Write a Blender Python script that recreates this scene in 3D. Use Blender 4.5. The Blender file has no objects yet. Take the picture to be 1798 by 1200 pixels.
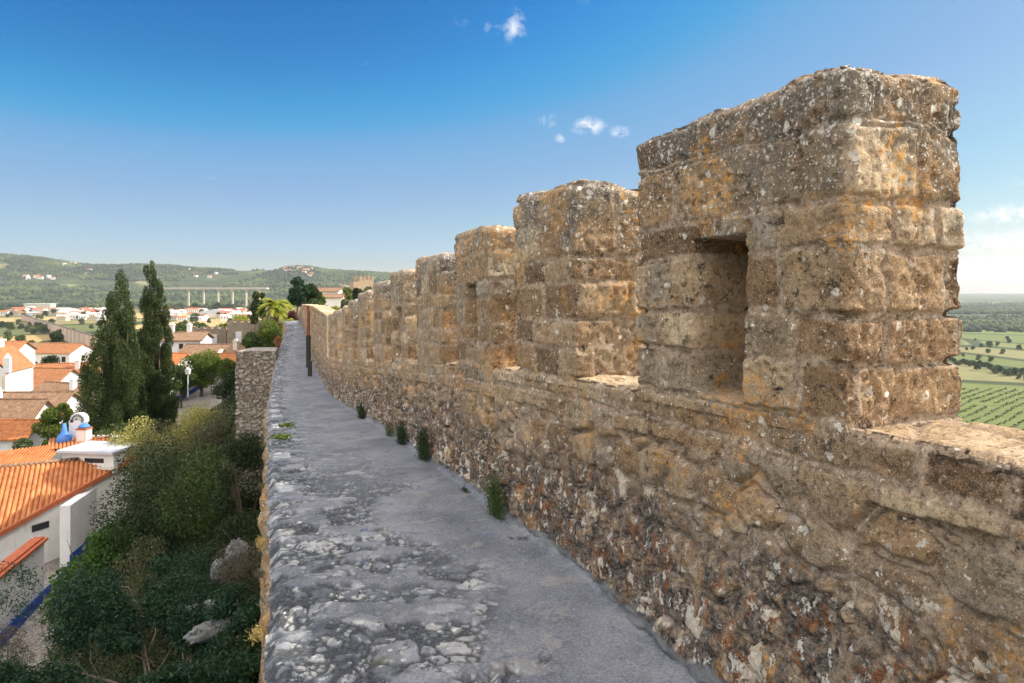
import bpy, math, random
import numpy as np
from mathutils import Vector
R = math.radians
sc = bpy.context.scene
# ------------------------------------------------------------------ camera, sky, sun, exposure
F = 1230.0                                    # focal length in photo pixels (1798 wide)
cam_d = bpy.data.cameras.new('camera'); cam = bpy.data.objects.new('camera', cam_d)
sc.collection.objects.link(cam); sc.camera = cam
cam.location = (0, 0, 0); cam.rotation_euler = (R(90), 0, 0)
cam_d.sensor_width = 36; cam_d.lens = 36 * F / 1798
cam_d.shift_y = -92 / 1798
cam_d.clip_start = 0.05; cam_d.clip_end = 40000
SUN_AZ, SUN_EL = R(73), R(36)                 # azimuth clockwise from +Y
sdir = Vector((math.sin(SUN_AZ) * math.cos(SUN_EL), math.cos(SUN_AZ) * math.cos(SUN_EL), math.sin(SUN_EL)))
sun_d = bpy.data.lights.new('sun', 'SUN'); sun = bpy.data.objects.new('sun', sun_d)
sc.collection.objects.link(sun)
sun_d.energy = 2.9; sun_d.angle = R(0.53); sun_d.color = (1.0, 0.90, 0.76)
sun.rotation_euler = (-sdir).to_track_quat('-Z', 'Y').to_euler(); sun.location = (30, 10, 40)
world = bpy.data.worlds.new('World'); sc.world = world; world.use_nodes = True
def build_world():
    nt = world.node_tree; N = nt.nodes; L = nt.links
    for n in list(N): N.remove(n)
    out = N.new('ShaderNodeOutputWorld'); bg = N.new('ShaderNodeBackground'); bg.inputs['Strength'].default_value = 0.15
    sky = N.new('ShaderNodeTexSky'); sky.sky_type = 'NISHITA'; sky.sun_disc = False
    sky.sun_elevation = SUN_EL; sky.sun_rotation = SUN_AZ; sky.altitude = 0
    sky.air_density = 1.0; sky.dust_density = 0.7; sky.ozone_density = 3.5
    tc = N.new('ShaderNodeTexCoord')
    # small clouds: noise masked to patches of the sky given by direction
    hs = N.new('ShaderNodeHueSaturation'); hs.inputs['Saturation'].default_value = 1.2; hs.inputs['Value'].default_value = .45; L.new(sky.outputs['Color'], hs.inputs['Color'])
    tn = N.new('ShaderNodeMix'); tn.data_type = 'RGBA'; tn.blend_type = 'MULTIPLY'; tn.inputs[0].default_value = 1; tn.inputs[7].default_value = (1, .95, .85, 1); L.new(hs.outputs['Color'], tn.inputs[6])
    gm = N.new('ShaderNodeGamma'); gm.inputs[1].default_value = 1.2; L.new(tn.outputs[2], gm.inputs[0])
    s1 = N.new('ShaderNodeVectorMath'); s1.operation = 'SCALE'; s1.inputs[3].default_value = .2; L.new(gm.outputs[0], s1.inputs[0])
    cv = N.new('ShaderNodeRGBCurve'); K = .542
    for ci, pts in enumerate(([(0, 0), (.09, .003), (.114, .010), (.174, .060), (.215, .15), (.34, .26), (.62, .39), (1.84, 1.0)], [(0, 0), (.2, .12), (.31, .223), (.41, .355), (.485, .41), (.66, .475), (.9, .60), (1.84, .95)], [(0, 0), (.3, .27), (.61, .578), (.74, .72), (.92, .745), (1.1, .78), (1.84, 1.0)])):
        c = cv.mapping.curves[ci]; c.points[0].location = (0, 0); c.points[-1].location = (min(1, pts[-1][0] * K), pts[-1][1] * K)
        for (a, b) in pts[1:-1]: c.points.new(a * K, b * K)
    cv.mapping.extend = 'HORIZONTAL'; cv.mapping.update(); L.new(s1.outputs[0], cv.inputs['Color'])
    s2 = N.new('ShaderNodeVectorMath'); s2.operation = 'SCALE'; s2.inputs[3].default_value = 5.0; L.new(cv.outputs[0], s2.inputs[0]); cur = s2.outputs[0]
    nz = N.new('ShaderNodeTexNoise'); nz.inputs['Scale'].default_value = 55; nz.inputs['Detail'].default_value = 9
    nz.inputs['Roughness'].default_value = 0.62; nz.inputs['Distortion'].default_value = 0.6
    L.new(tc.outputs['Generated'], nz.inputs['Vector'])
    total = None
    def blob(px, py, wx, wy, gain):
        nonlocal total
        v = Vector(((px - 899) / F, 1, (508 - py) / F)); ln = v.length; v = v / ln
        mp = N.new('ShaderNodeVectorMath'); mp.operation = 'SUBTRACT'; mp.inputs[1].default_value = v
        L.new(tc.outputs['Generated'], mp.inputs[0])
        sca = N.new('ShaderNodeVectorMath'); sca.operation = 'MULTIPLY'
        sx = F * ln / wx; sz = F * ln / wy
        sca.inputs[1].default_value = (sx, sx * 0.3, sz); L.new(mp.outputs[0], sca.inputs[0])
        le = N.new('ShaderNodeVectorMath'); le.operation = 'LENGTH'; L.new(sca.outputs[0], le.inputs[0])
        mr = N.new('ShaderNodeMapRange'); mr.inputs['From Min'].default_value = 0.0; mr.inputs['From Max'].default_value = 1.0
        mr.inputs['To Min'].default_value = gain; mr.inputs['To Max'].default_value = 0.0; mr.interpolation_type = 'SMOOTHSTEP'
        L.new(le.outputs['Value'], mr.inputs['Value'])
        if total is None: total = mr.outputs[0]
        else:
            m = N.new('ShaderNodeMath'); m.operation = 'MAXIMUM'; L.new(total, m.inputs[0]); L.new(mr.outputs[0], m.inputs[1]); total = m.outputs[0]
    blob(903, 46, 36, 42, .95); blob(868, 50, 34, 18, .6); blob(808, 38, 30, 24, .3); blob(1022, 4, 30, 20, .3)
    blob(1032, 222, 48, 24, 1.15); blob(1086, 232, 32, 18, .95); blob(962, 210, 28, 22, .75); blob(983, 244, 18, 14, .75)
    blob(1775, 376, 90, 30, 1.4); blob(1800, 425, 150, 44, 1.3); blob(1770, 465, 200, 36, 1.1); blob(1795, 320, 22, 18, .5); blob(645,115,26,16,.3)
    blob(360, 312, 50, 10, .25); blob(590, 440, 90, 10, .3)
    mul = N.new('ShaderNodeMath'); mul.operation = 'ADD'; L.new(nz.outputs[0], mul.inputs[0]); mul.inputs[1].default_value = -0.36
    m2 = N.new('ShaderNodeMath'); m2.operation = 'MULTIPLY'; L.new(mul.outputs[0], m2.inputs[0]); L.new(total, m2.inputs[1])
    mr = N.new('ShaderNodeMapRange'); mr.inputs['From Min'].default_value = 0.03; mr.inputs['From Max'].default_value = 0.34; mr.inputs['To Max'].default_value = 0.95
    L.new(m2.outputs[0], mr.inputs['Value'])
    mix = N.new('ShaderNodeMix'); mix.data_type = 'RGBA'; L.new(mr.outputs[0], mix.inputs[0]); L.new(cur, mix.inputs[6])
    mix.inputs[7].default_value = (3.0, 3.0, 3.05, 1)
    # unseen bright clouds overhead and behind the viewpoint, added to fill the shade
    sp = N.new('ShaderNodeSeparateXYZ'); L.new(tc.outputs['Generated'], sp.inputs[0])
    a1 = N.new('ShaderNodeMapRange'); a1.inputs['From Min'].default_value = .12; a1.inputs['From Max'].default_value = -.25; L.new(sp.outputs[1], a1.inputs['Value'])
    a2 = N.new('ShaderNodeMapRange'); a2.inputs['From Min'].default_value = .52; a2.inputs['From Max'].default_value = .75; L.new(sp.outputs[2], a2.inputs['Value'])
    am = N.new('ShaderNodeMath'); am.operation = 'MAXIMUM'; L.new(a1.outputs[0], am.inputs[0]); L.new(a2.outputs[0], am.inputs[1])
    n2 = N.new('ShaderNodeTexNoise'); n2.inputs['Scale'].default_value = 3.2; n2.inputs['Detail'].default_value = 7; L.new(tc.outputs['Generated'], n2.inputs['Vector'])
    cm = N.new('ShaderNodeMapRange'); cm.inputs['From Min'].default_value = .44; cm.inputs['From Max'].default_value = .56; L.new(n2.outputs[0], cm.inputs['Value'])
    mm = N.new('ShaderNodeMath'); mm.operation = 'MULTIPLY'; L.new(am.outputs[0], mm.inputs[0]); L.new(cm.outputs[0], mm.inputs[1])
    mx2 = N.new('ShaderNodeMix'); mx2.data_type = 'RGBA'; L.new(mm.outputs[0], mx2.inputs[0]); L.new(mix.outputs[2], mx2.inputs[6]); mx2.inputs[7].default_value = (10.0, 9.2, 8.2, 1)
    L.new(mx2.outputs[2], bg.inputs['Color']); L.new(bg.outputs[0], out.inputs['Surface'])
build_world()
sc.view_settings.view_transform = 'Standard'; sc.view_settings.look = 'None'
sc.view_settings.exposure = 1.3; sc.view_settings.gamma = 1.0
sc.cycles.max_bounces = 8; sc.cycles.diffuse_bounces = 4; sc.cycles.transparent_max_bounces = 8; sc.cycles.volume_bounces = 0
sc.cycles.use_denoising = True

# ------------------------------------------------------------------ helpers
COL = sc.collection
def P(px, py, d): return np.array([(px - 899) / F * d, d, (508 - py) / F * d])
def tagp(o, label=None, cat=None, group=None, kind=None):
    if label: o['label'] = label
    if cat: o['category'] = cat
    if group: o['group'] = group
    if kind: o['kind'] = kind
    return o
def thing(name, loc, label, cat, group=None, rz=0):
    o = bpy.data.objects.new(name, None); COL.objects.link(o); o.location = [float(a) for a in loc]; o.rotation_euler = (0, 0, rz)
    o.empty_display_size = 0.2
    return tagp(o, label, cat, group)
def mesh_np(name, V, Fc, mat=None, parent=None, attrs=None, smooth=True, matidx=None):
    """V (n,3) array, Fc (m,k) int array of equal-size faces, or a list of such arrays"""
    me = bpy.data.meshes.new(name)
    V = np.asarray(V, dtype=np.float32)
    if not isinstance(Fc, list): Fc = [Fc]
    Fc = [np.asarray(f, dtype=np.int32) for f in Fc if len(f)]
    me.vertices.add(len(V)); me.vertices.foreach_set('co', V.ravel())
    loops = np.concatenate([f.ravel() for f in Fc]); sizes = np.concatenate([np.full(len(f), f.shape[1], np.int32) for f in Fc])
    me.loops.add(len(loops)); me.loops.foreach_set('vertex_index', loops)
    st = np.concatenate([[0], np.cumsum(sizes)[:-1]]).astype(np.int32)
    me.polygons.add(len(sizes)); me.polygons.foreach_set('loop_start', st); me.polygons.foreach_set('loop_total', sizes)
    if smooth: me.polygons.foreach_set('use_smooth', np.ones(len(sizes), bool))
    if mat is not None:
        for m in (mat if isinstance(mat, list) else [mat]): me.materials.append(m)
    if matidx is not None: me.polygons.foreach_set('material_index', np.asarray(matidx, np.int32))
    me.update(calc_edges=True)
    if attrs:
        for k, a in attrs.items():
            at = me.attributes.new(k, 'FLOAT', 'POINT'); at.data.foreach_set('value', np.asarray(a, np.float32).ravel())
    o = bpy.data.objects.new(name, me); COL.objects.link(o)
    if parent is not None: o.parent = parent
    return o
def grid_faces(nu, nv, closed=False):
    i = np.arange(nu if closed else nu - 1); j = np.arange(nv - 1)
    I, J = np.meshgrid(i, j, indexing='ij'); I2 = (I + 1) % nu
    return np.stack([I * nv + J, I2 * nv + J, I2 * nv + J + 1, I * nv + J + 1], -1).reshape(-1, 4)
class MB:
    """collects simple polygons in one mesh"""
    def __init__(s): s.v = []; s.f = []; s.mi = []
    def poly(s, pts, mi=0):
        b = len(s.v); s.v += [tuple(map(float, p)) for p in pts]; s.f.append(list(range(b, b + len(pts)))); s.mi.append(mi)
    def box(s, c, d, rz=0, mi=0, taper=1.0):
        cx, cy, cz = c; hx, hy, hz = d[0] / 2, d[1] / 2, d[2] / 2; b = len(s.v)
        ca, sa = math.cos(rz), math.sin(rz)
        for k, (x, y, z) in enumerate([(-1,-1,-1),(1,-1,-1),(1,1,-1),(-1,1,-1),(-1,-1,1),(1,-1,1),(1,1,1),(-1,1,1)]):
            t = taper if z > 0 else 1.0
            X, Y = x * hx * t, y * hy * t
            s.v.append((cx + X * ca - Y * sa, cy + X * sa + Y * ca, cz + z * hz))
        for q in [(0,3,2,1),(4,5,6,7),(0,1,5,4),(1,2,6,5),(2,3,7,6),(3,0,4,7)]: s.f.append([b + k for k in q]); s.mi.append(mi)
    def tube(s, pts, rad, n=8, mi=0, cap=True):
        pts = [Vector(p) for p in pts]; b = len(s.v)
        if not isinstance(rad, (list, tuple)): rad = [rad] * len(pts)
        for k, p in enumerate(pts):
            t = (pts[min(k + 1, len(pts) - 1)] - pts[max(k - 1, 0)]).normalized()
            a = t.orthogonal().normalized(); c = t.cross(a)
            if abs(t.z) > .99: a = Vector((1, 0, 0)); c = t.cross(a)
            for q in range(n):
                w = 2 * math.pi * q / n; s.v.append(tuple(p + (a * math.cos(w) + c * math.sin(w)) * rad[k]))
        for k in range(len(pts) - 1):
            for q in range(n):
                s.f.append([b + k*n + q, b + k*n + (q+1) % n, b + (k+1)*n + (q+1) % n, b + (k+1)*n + q]); s.mi.append(mi)
        if cap:
            s.f.append([b + q for q in range(n)][::-1]); s.mi.append(mi)
            s.f.append([b + (len(pts)-1)*n + q for q in range(n)]); s.mi.append(mi)
    def build(s, name, mat, parent=None, smooth=False):
        me = bpy.data.meshes.new(name); me.from_pydata(s.v, [], s.f)
        for m in (mat if isinstance(mat, list) else [mat]): me.materials.append(m)
        if isinstance(mat, list): me.polygons.foreach_set('material_index', s.mi)
        if smooth: me.polygons.foreach_set('use_smooth', [True] * len(s.f))
        me.update()
        o = bpy.data.objects.new(name, me); COL.objects.link(o)
        if parent is not None: o.parent = parent
        return o
# ---- numpy noise
def hsh(*ks):
    h = np.uint32(2166136261)
    out = None
    for k in ks:
        k = np.asarray(k).astype(np.int64).astype(np.uint32)
        h = (h ^ k) * np.uint32(16777619); h = h ^ (h >> np.uint32(13)); h = h * np.uint32(1274126177); h = h ^ (h >> np.uint32(16))
    return h.astype(np.float64) / 4294967295.0
np.seterr(over='ignore')
def vn2(x, y, seed=0):
    xi = np.floor(x); yi = np.floor(y); fx = x - xi; fy = y - yi
    fx = fx*fx*fx*(fx*(fx*6-15)+10); fy = fy*fy*fy*(fy*(fy*6-15)+10)
    a = hsh(xi, yi, seed); b = hsh(xi+1, yi, seed); c = hsh(xi, yi+1, seed); d = hsh(xi+1, yi+1, seed)
    return (a*(1-fx)+b*fx)*(1-fy)+(c*(1-fx)+d*fx)*fy
def fbm(x, y, seed=0, octv=4, rough=.5):
    s = 0; a = 1; t = 0
    for o in range(octv):
        s = s + a * vn2(x * 2**o, y * 2**o, seed + o * 17); t += a; a *= rough
    return s / t - .5
def sstep(a, b, x):
    t = np.clip((x - a) / (b - a), 0, 1); return t*t*(3-2*t)
def voro(x, y, seed=0, jit=.85):
    xi = np.floor(x); yi = np.floor(y)
    d1 = np.full(np.shape(x), 9.); d2 = d1.copy(); idv = np.zeros(np.shape(x)); px = d1.copy(); py = d1.copy()
    cand = []
    for i in (-2,-1,0,1,2):
        for j in (-1,0,1):
            cx = xi + i; cy = yi + j
            ox = cx + .5 + jit * (hsh(cx, cy, seed) - .5); oy = cy + .5 + jit * (hsh(cx, cy, seed+1) - .5)
            d = np.hypot(x - ox, y - oy)
            near = d < d1
            d2 = np.where(near, d1, np.minimum(d2, d)); idv = np.where(near, hsh(cx, cy, seed+2), idv); d1 = np.where(near, d, d1)
    return d1, d2, idv
def ashlar(u, z, edges, L, seed):
    """coursed stones: distance to the stone's edge (metres), its random id"""
    r = np.clip(np.searchsorted(edges, z.ravel()).reshape(z.shape) - 1, 0, len(edges) - 2)
    E = np.asarray(edges); z0 = E[r]; z1 = E[r+1]
    Lr = L * (.75 + .6 * hsh(r, seed))
    c = u / Lr + hsh(r, seed + 5) * 7; i = np.floor(c)
    def B(k): return k + .6 * (hsh(k, r, seed + 9) - .5)
    lo = i; i = np.where(c < B(i), i - 1, i); i = np.where(c >= B(i+1), i + 1, i)
    e = np.minimum(np.minimum((c - B(i)) * Lr, (B(i+1) - c) * Lr), np.minimum(z - z0, z1 - z))
    # some stones split into two half-height ones
    return np.minimum((c - B(i)) * Lr, (B(i+1) - c) * Lr), np.minimum(z - z0, z1 - z), hsh(i, r, seed + 3)
# ---- materials
def nmat(name):
    m = bpy.data.materials.new(name); m.use_nodes = True; nt = m.node_tree
    for n in list(nt.nodes): nt.nodes.remove(n)
    return m, nt.nodes, nt.links
class NB:
    """small node-building helper"""
    def __init__(s, name):
        s.m, s.N, s.L = nmat(name); s.out = s.N.new('ShaderNodeOutputMaterial'); s.b = s.N.new('ShaderNodeBsdfPrincipled')
        s.L.new(s.b.outputs[0], s.out.inputs['Surface']); s.b.inputs['Roughness'].default_value = .9
        s.b.inputs['Specular IOR Level'].default_value = .25
        s.tc = s.N.new('ShaderNodeTexCoord'); s.co = s.tc.outputs['Object']
    def val(s, sock, v):
        if isinstance(v, (int, float)): sock.default_value = v
        elif isinstance(v, tuple): sock.default_value = (v + (1,)) if len(v) == 3 and sock.type == 'RGBA' else v
        else: s.L.new(v, sock)
    def noise(s, scale, detail=5, rough=.55, dist=0, co=None, out=0):
        n = s.N.new('ShaderNodeTexNoise'); n.inputs['Scale'].default_value = scale; n.inputs['Detail'].default_value = detail
        n.inputs['Roughness'].default_value = rough; n.inputs['Distortion'].default_value = dist
        s.L.new(co or s.co, n.inputs['Vector']); return n.outputs[out]
    def voro(s, scale, feat='F1', out='Distance', co=None, rnd=1):
        n = s.N.new('ShaderNodeTexVoronoi'); n.feature = feat; n.inputs['Scale'].default_value = scale; n.inputs['Randomness'].default_value = rnd
        s.L.new(co or s.co, n.inputs['Vector']); return n.outputs[out]
    def math(s, op, a, b=0.0, c=None, clamp=False):
        n = s.N.new('ShaderNodeMath'); n.operation = op; n.use_clamp = clamp; s.val(n.inputs[0], a); s.val(n.inputs[1], b)
        if c is not None: s.val(n.inputs[2], c)
        return n.outputs[0]
    def rng(s, v, a, b, c=0.0, d=1.0):
        n = s.N.new('ShaderNodeMapRange'); s.val(n.inputs['Value'], v)
        for k, x in zip(('From Min', 'From Max', 'To Min', 'To Max'), (a, b, c, d)): n.inputs[k].default_value = x
        return n.outputs[0]
    def ramp(s, v, stops, interp='LINEAR'):
        n = s.N.new('ShaderNodeValToRGB'); cr = n.color_ramp; cr.interpolation = interp
        while len(cr.elements) < len(stops): cr.elements.new(.5)
        for e, (p, c) in zip(cr.elements, stops): e.position = p; e.color = tuple(c) + (1,)
        s.val(n.inputs[0], v); return n.outputs[0]
    def mix(s, f, a, b, mode='MIX'):
        n = s.N.new('ShaderNodeMix'); n.data_type = 'RGBA'; n.blend_type = mode
        s.val(n.inputs[0], f); s.val(n.inputs[6], a); s.val(n.inputs[7], b); return n.outputs[2]
    def attr(s, name, out='Fac'):
        n = s.N.new('ShaderNodeAttribute'); n.attribute_name = name; return n.outputs[out]
    def scaled(s, v3, co=None):
        n = s.N.new('ShaderNodeMapping'); n.inputs['Scale'].default_value = v3; s.L.new(co or s.co, n.inputs['Vector']); return n.outputs[0]
    def sep(s, co=None):
        n = s.N.new('ShaderNodeSeparateXYZ'); s.L.new(co or s.co, n.inputs[0]); return n.outputs
    def bump(s, h, strength=.4, dist=.01, nrm=None):
        n = s.N.new('ShaderNodeBump'); n.inputs['Strength'].default_value = strength; n.inputs['Distance'].default_value = dist
        s.L.new(h, n.inputs['Height'])
        if nrm: s.L.new(nrm, n.inputs['Normal'])
        s.L.new(n.outputs[0], s.b.inputs['Normal']); return n.outputs[0]
    def color(s, c): s.val(s.b.inputs['Base Color'], c); return s
def simple(name, c, c2=None, scale=3, rough=.85, bump=0):
    n = NB(name); n.b.inputs['Roughness'].default_value = rough
    c2 = c2 or tuple(x * .75 for x in c)
    f = n.noise(scale, 6, .6); n.color(n.mix(n.rng(f, .35, .68), c, c2))
    if bump: n.bump(n.noise(scale * 8, 4), .5, bump)
    return n.m
# ------------------------------------------------------------------ materials of the wall
def mat_wall(grey=False):
    n = NB('grey_rubble_masonry' if grey else 'old_limestone_masonry'); A = n.attr
    tone = A('tone'); joint = A('joint'); hg = A('hgt'); up = A('upk')
    base = n.ramp(tone, [(0, (.22,.145,.085)), (.16, (.44,.31,.175)), (.32, (.36,.25,.14)), (.48, (.36,.315,.25)), (.62, (.50,.36,.21)), (.76, (.40,.375,.33)), (.88, (.48,.37,.24)), (1, (.66,.56,.42))])
    f1 = n.noise(7, 8, .65); base = n.mix(n.rng(f1, .35, .7), base, n.mix(1, base, (.62,.52,.42), 'MULTIPLY'))
    och = n.noise(13, 6, .6, .5); base = n.mix(n.rng(och, .58, .70, 0, .55), base, (.42,.28,.13))
    f2 = n.noise(48, 6, .7); base = n.mix(n.rng(f2, .50, .64, 0, .75), base, n.mix(1, base, (.42,.36,.30), 'MULTIPLY'))
    f3 = n.noise(110, 4, .7); base = n.mix(n.rng(f3, .56, .66, 0, .6), base, (.55,.47,.36))
    mort = n.mix(n.rng(n.noise(30, 6, .7), .4, .62), (.47,.37,.28), (.27,.20,.145))
    mort = n.mix(n.rng(n.noise(90, 3, .7), .55, .65, 0, .7), mort, (.50,.40,.30))
    c = n.mix(joint, base, mort)
    # black crust and grey lichen, commoner near the tops
    g = n.noise(5, 8, .7, .3); gm = n.math('ADD', g, n.math('MULTIPLY', up, .17)); c = n.mix(n.rng(gm, .60, .70, 0, .8), c, n.mix(n.rng(f3,.4,.6), (.30,.28,.26), (.13,.12,.115)))
    sp_ = n.noise(170, 3, .6); c = n.mix(n.rng(sp_, .58, .64, 0, .45), c, n.mix(1, c, (.30,.26,.24), 'MULTIPLY')); c = n.mix(n.rng(sp_, .42, .36, 0, .35), c, (.66,.56,.44))
    bk = n.noise(17, 9, .78, .2); c = n.mix(n.math('MULTIPLY', n.rng(bk, .56, .60), n.rng(n.noise(3, 3), .42, .58, .25, 1)), c, n.mix(f3, (.06,.052,.046), (.16,.13,.11)))
    # pale lichen rosettes
    for sc_, th, seed in ((16, .30, 0), (34, .30, 3), (70, .34, 5)):
        mpn = n.scaled((1, 1, 1)); w = n.noise(25, 3, .6, out=1)
        vm = n.N.new('ShaderNodeVectorMath'); vm.operation = 'MULTIPLY_ADD'; n.L.new(w, vm.inputs[0]); vm.inputs[1].default_value = (.05,.05,.05); n.L.new(n.co, vm.inputs[2])
        d = n.voro(sc_, co=vm.outputs[0]); cc = n.voro(sc_, out='Color', co=vm.outputs[0]); sp = n.sep(cc)
        pick = n.rng(n.math('ADD', sp[0], n.math('MULTIPLY', up, .45)), .76, .82)
        m = n.math('MULTIPLY', n.rng(d, th, th - .09), pick); m = n.math('MULTIPLY', m, n.rng(n.math('ADD', n.noise(5, 2), n.math('MULTIPLY', up, .2)), .42, .52)); m = n.math('MULTIPLY', m, n.rng(f2, .36, .46))
        c = n.mix(n.math('MULTIPLY', m, .9), c, n.mix(sp[1], (.72,.70,.66), (.50,.48,.46)))
    # orange lichen
    o1 = n.noise(2.6, 3, .5); o2 = n.noise(34, 8, .75)
    om = n.math('MULTIPLY', n.rng(n.math('ADD', o1, n.math('MULTIPLY', up, .065)), .57, .62), n.rng(o2, .49, .58))
    c = n.mix(n.math('MULTIPLY', om, .95), c, n.mix(f3, (.60,.28,.015), (.52,.32,.05)))
    # foot of the wall: dark crust, rust, patches of plaster
    lo = n.math('SUBTRACT', n.rng(hg, 0.0, 1.05, 1.1, 0), n.rng(n.noise(2.2, 4), .3, .7, 0, .42), clamp=True)
    stre = n.scaled((1, 1, .75)); d1 = n.noise(9, 8, .7, .6, co=stre)
    c = n.mix(n.math('MULTIPLY', n.rng(d1, .40, .54), n.rng(lo, .05, .4)), c, n.mix(n.rng(n.noise(38, 6, .75), .42, .58), (.06,.055,.055), (.25,.215,.19)))
    r1 = n.noise(12, 8, .7, .4, co=stre); c = n.mix(n.math('MULTIPLY', n.rng(r1, .54, .58), n.rng(lo, .12, .5)), c, n.mix(n.rng(n.noise(52, 5, .7), .4, .6), (.36,.15,.035), (.12,.065,.035)))
    w1 = n.noise(6.0, 9, .68, .2, co=stre); thr = n.math('ADD', w1, n.rng(lo, 0, 1, 0, .10)); c = n.mix(n.math('MULTIPLY', n.rng(thr, .638, .650), n.rng(hg, 1.25, .9)), c, n.mix(n.rng(f2, .4, .6), (.58,.53,.46), (.42,.36,.29)))
    w2 = n.noise(19, 8, .7, .2, co=stre); c = n.mix(n.math('MULTIPLY', n.rng(w2, .585, .605), n.rng(lo, .1, .4)), c, (.52,.51,.49))
    # cement fillet smeared where the walkway meets the wall
    ft = n.math('SUBTRACT', n.math('MULTIPLY', n.noise(5, 6, .65, .4), .28), hg); c = n.mix(n.rng(ft, .04, .07), c, n.mix(f1, (.27,.28,.30), (.19,.20,.215)))
    if grey: c = n.mix(.88, c, n.mix(1, n.mix(n.rng(n.noise(9, 8, .7), .4, .6), (.15,.14,.13), (.44,.42,.40)), n.mix(joint, (1,1,1), (.62,.59,.56)), 'MULTIPLY'))
    gmn = n.N.new('ShaderNodeGamma'); gmn.inputs[1].default_value = 1.32; n.L.new(c, gmn.inputs[0]); hsv = n.N.new('ShaderNodeHueSaturation'); hsv.inputs['Saturation'].default_value = .84; n.L.new(gmn.outputs[0], hsv.inputs['Color']); c = n.mix(1, hsv.outputs[0], (1.58, 1.56, 1.48), 'MULTIPLY')
    n.color(c); n.b.inputs['Roughness'].default_value = .95
    h = n.math('ADD', n.math('MULTIPLY', n.noise(30, 8, .75), 1.0), n.math('MULTIPLY', n.noise(140, 5, .7), .45))
    h = n.math('SUBTRACT', h, n.math('MULTIPLY', n.rng(n.noise(60, 2, .5), .62, .70), .35))
    n.bump(h, 1.0, .016)
    return n.m
M_WALL = mat_wall(); M_WALLG = mat_wall(True)
def mat_walk():
    n = NB('worn_cement_and_rubble'); A = n.attr
    tone = A('tone'); joint = A('joint'); cem = A('cem')
    f1 = n.noise(1.3, 7, .6); f2 = n.noise(9, 8, .7); f3 = n.noise(60, 5, .7)
    ce = n.ramp(f1, [(.3, (.15,.16,.175)), (.5, (.235,.245,.265)), (.7, (.33,.335,.345))])
    ce = n.mix(n.rng(f2, .5, .68, 0, .5), ce, (.15,.15,.165)); ce = n.mix(n.rng(f3, .55, .66, 0, .45), ce, (.12,.12,.125))
    ce = n.mix(n.rng(n.noise(5, 6, .6, .8), .60, .66, 0, .35), ce, (.30,.295,.30))
    st = n.ramp(tone, [(0, (.05,.06,.07)), (.25, (.11,.125,.145)), (.5, (.20,.22,.245)), (.7, (.27,.285,.30)), (.88, (.38,.39,.395)), (1, (.46,.46,.45))])
    stretch = n.scaled((1.25, .8, 1))
    big = n.noise(1.9, 7, .65, .5, co=stretch); st = n.mix(n.rng(big, .42, .54, .6, 0), st, n.mix(f3, (.055,.06,.07), (.12,.125,.135))); st = n.mix(n.rng(big, .56, .66, 0, .6), st, (.50,.48,.44))
    b1 = n.noise(9, 10, .78, .1, co=stretch); st = n.mix(n.rng(b1, .51, .56, 0, .9), st, n.mix(f3, (.055,.06,.06), (.12,.12,.115)))
    w1 = n.noise(7, 10, .72, .1, co=stretch); st = n.mix(n.rng(w1, .545, .56), st, n.mix(n.rng(f2, .4, .6), (.50,.49,.45), (.30,.30,.29)))
    v = n.voro(22); st = n.mix(n.math('MULTIPLY', n.rng(v, .34, .22), n.rng(f2, .5, .6)), st, (.62,.60,.54))
    st = n.mix(n.math('MULTIPLY', joint, .92), st, n.mix(n.rng(f3, .4, .6), (.03,.035,.04), (.11,.115,.12)))
    gm = n.noise(3.2, 5, .6); st = n.mix(n.math('MULTIPLY', n.rng(gm, .62, .68), n.rng(f2, .45, .6)), st, (.10,.12,.05))
    fl = n.voro(5.5, co=stretch); fc_ = n.sep(n.voro(5.5, out='Color', co=stretch)); fm = n.math('MULTIPLY', n.rng(n.math('ADD', fl, n.math('MULTIPLY', n.noise(14, 4), .25)), .34, .31), n.rng(fc_[0], .88, .89)); ce = n.mix(fm, ce, n.mix(fc_[1], (.07,.11,.19), (.20,.23,.28)))
    bl = n.noise(2.4, 8, .7); ce = n.mix(n.rng(bl, .53, .64, 0, .6), ce, (.12,.13,.15)); g1 = n.noise(75, 4, .75); ce = n.mix(n.rng(g1, .54, .62, 0, .5), ce, (.09,.09,.095)); ce = n.mix(n.rng(g1, .45, .38, 0, .5), ce, (.42,.41,.40)); ce = n.mix(n.rng(n.noise(4.5, 7, .7, .3), .57, .62, 0, .5), ce, (.36,.33,.30))
    c = n.mix(cem, st, ce); gmn = n.N.new('ShaderNodeGamma'); gmn.inputs[1].default_value = 1.15; n.L.new(c, gmn.inputs[0]); c = n.mix(1, gmn.outputs[0], (1.20, 1.23, 1.30), 'MULTIPLY'); n.color(c); n.b.inputs['Roughness'].default_value = .8
    h = n.math('ADD', n.math('MULTIPLY', n.noise(24, 9, .8), n.rng(cem, 0, 1, 1.6, 1.1)), n.math('MULTIPLY', n.noise(120, 4, .7), .25))
    n.bump(h, .8, .010)
    return n.m
M_WALK = mat_walk()

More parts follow.
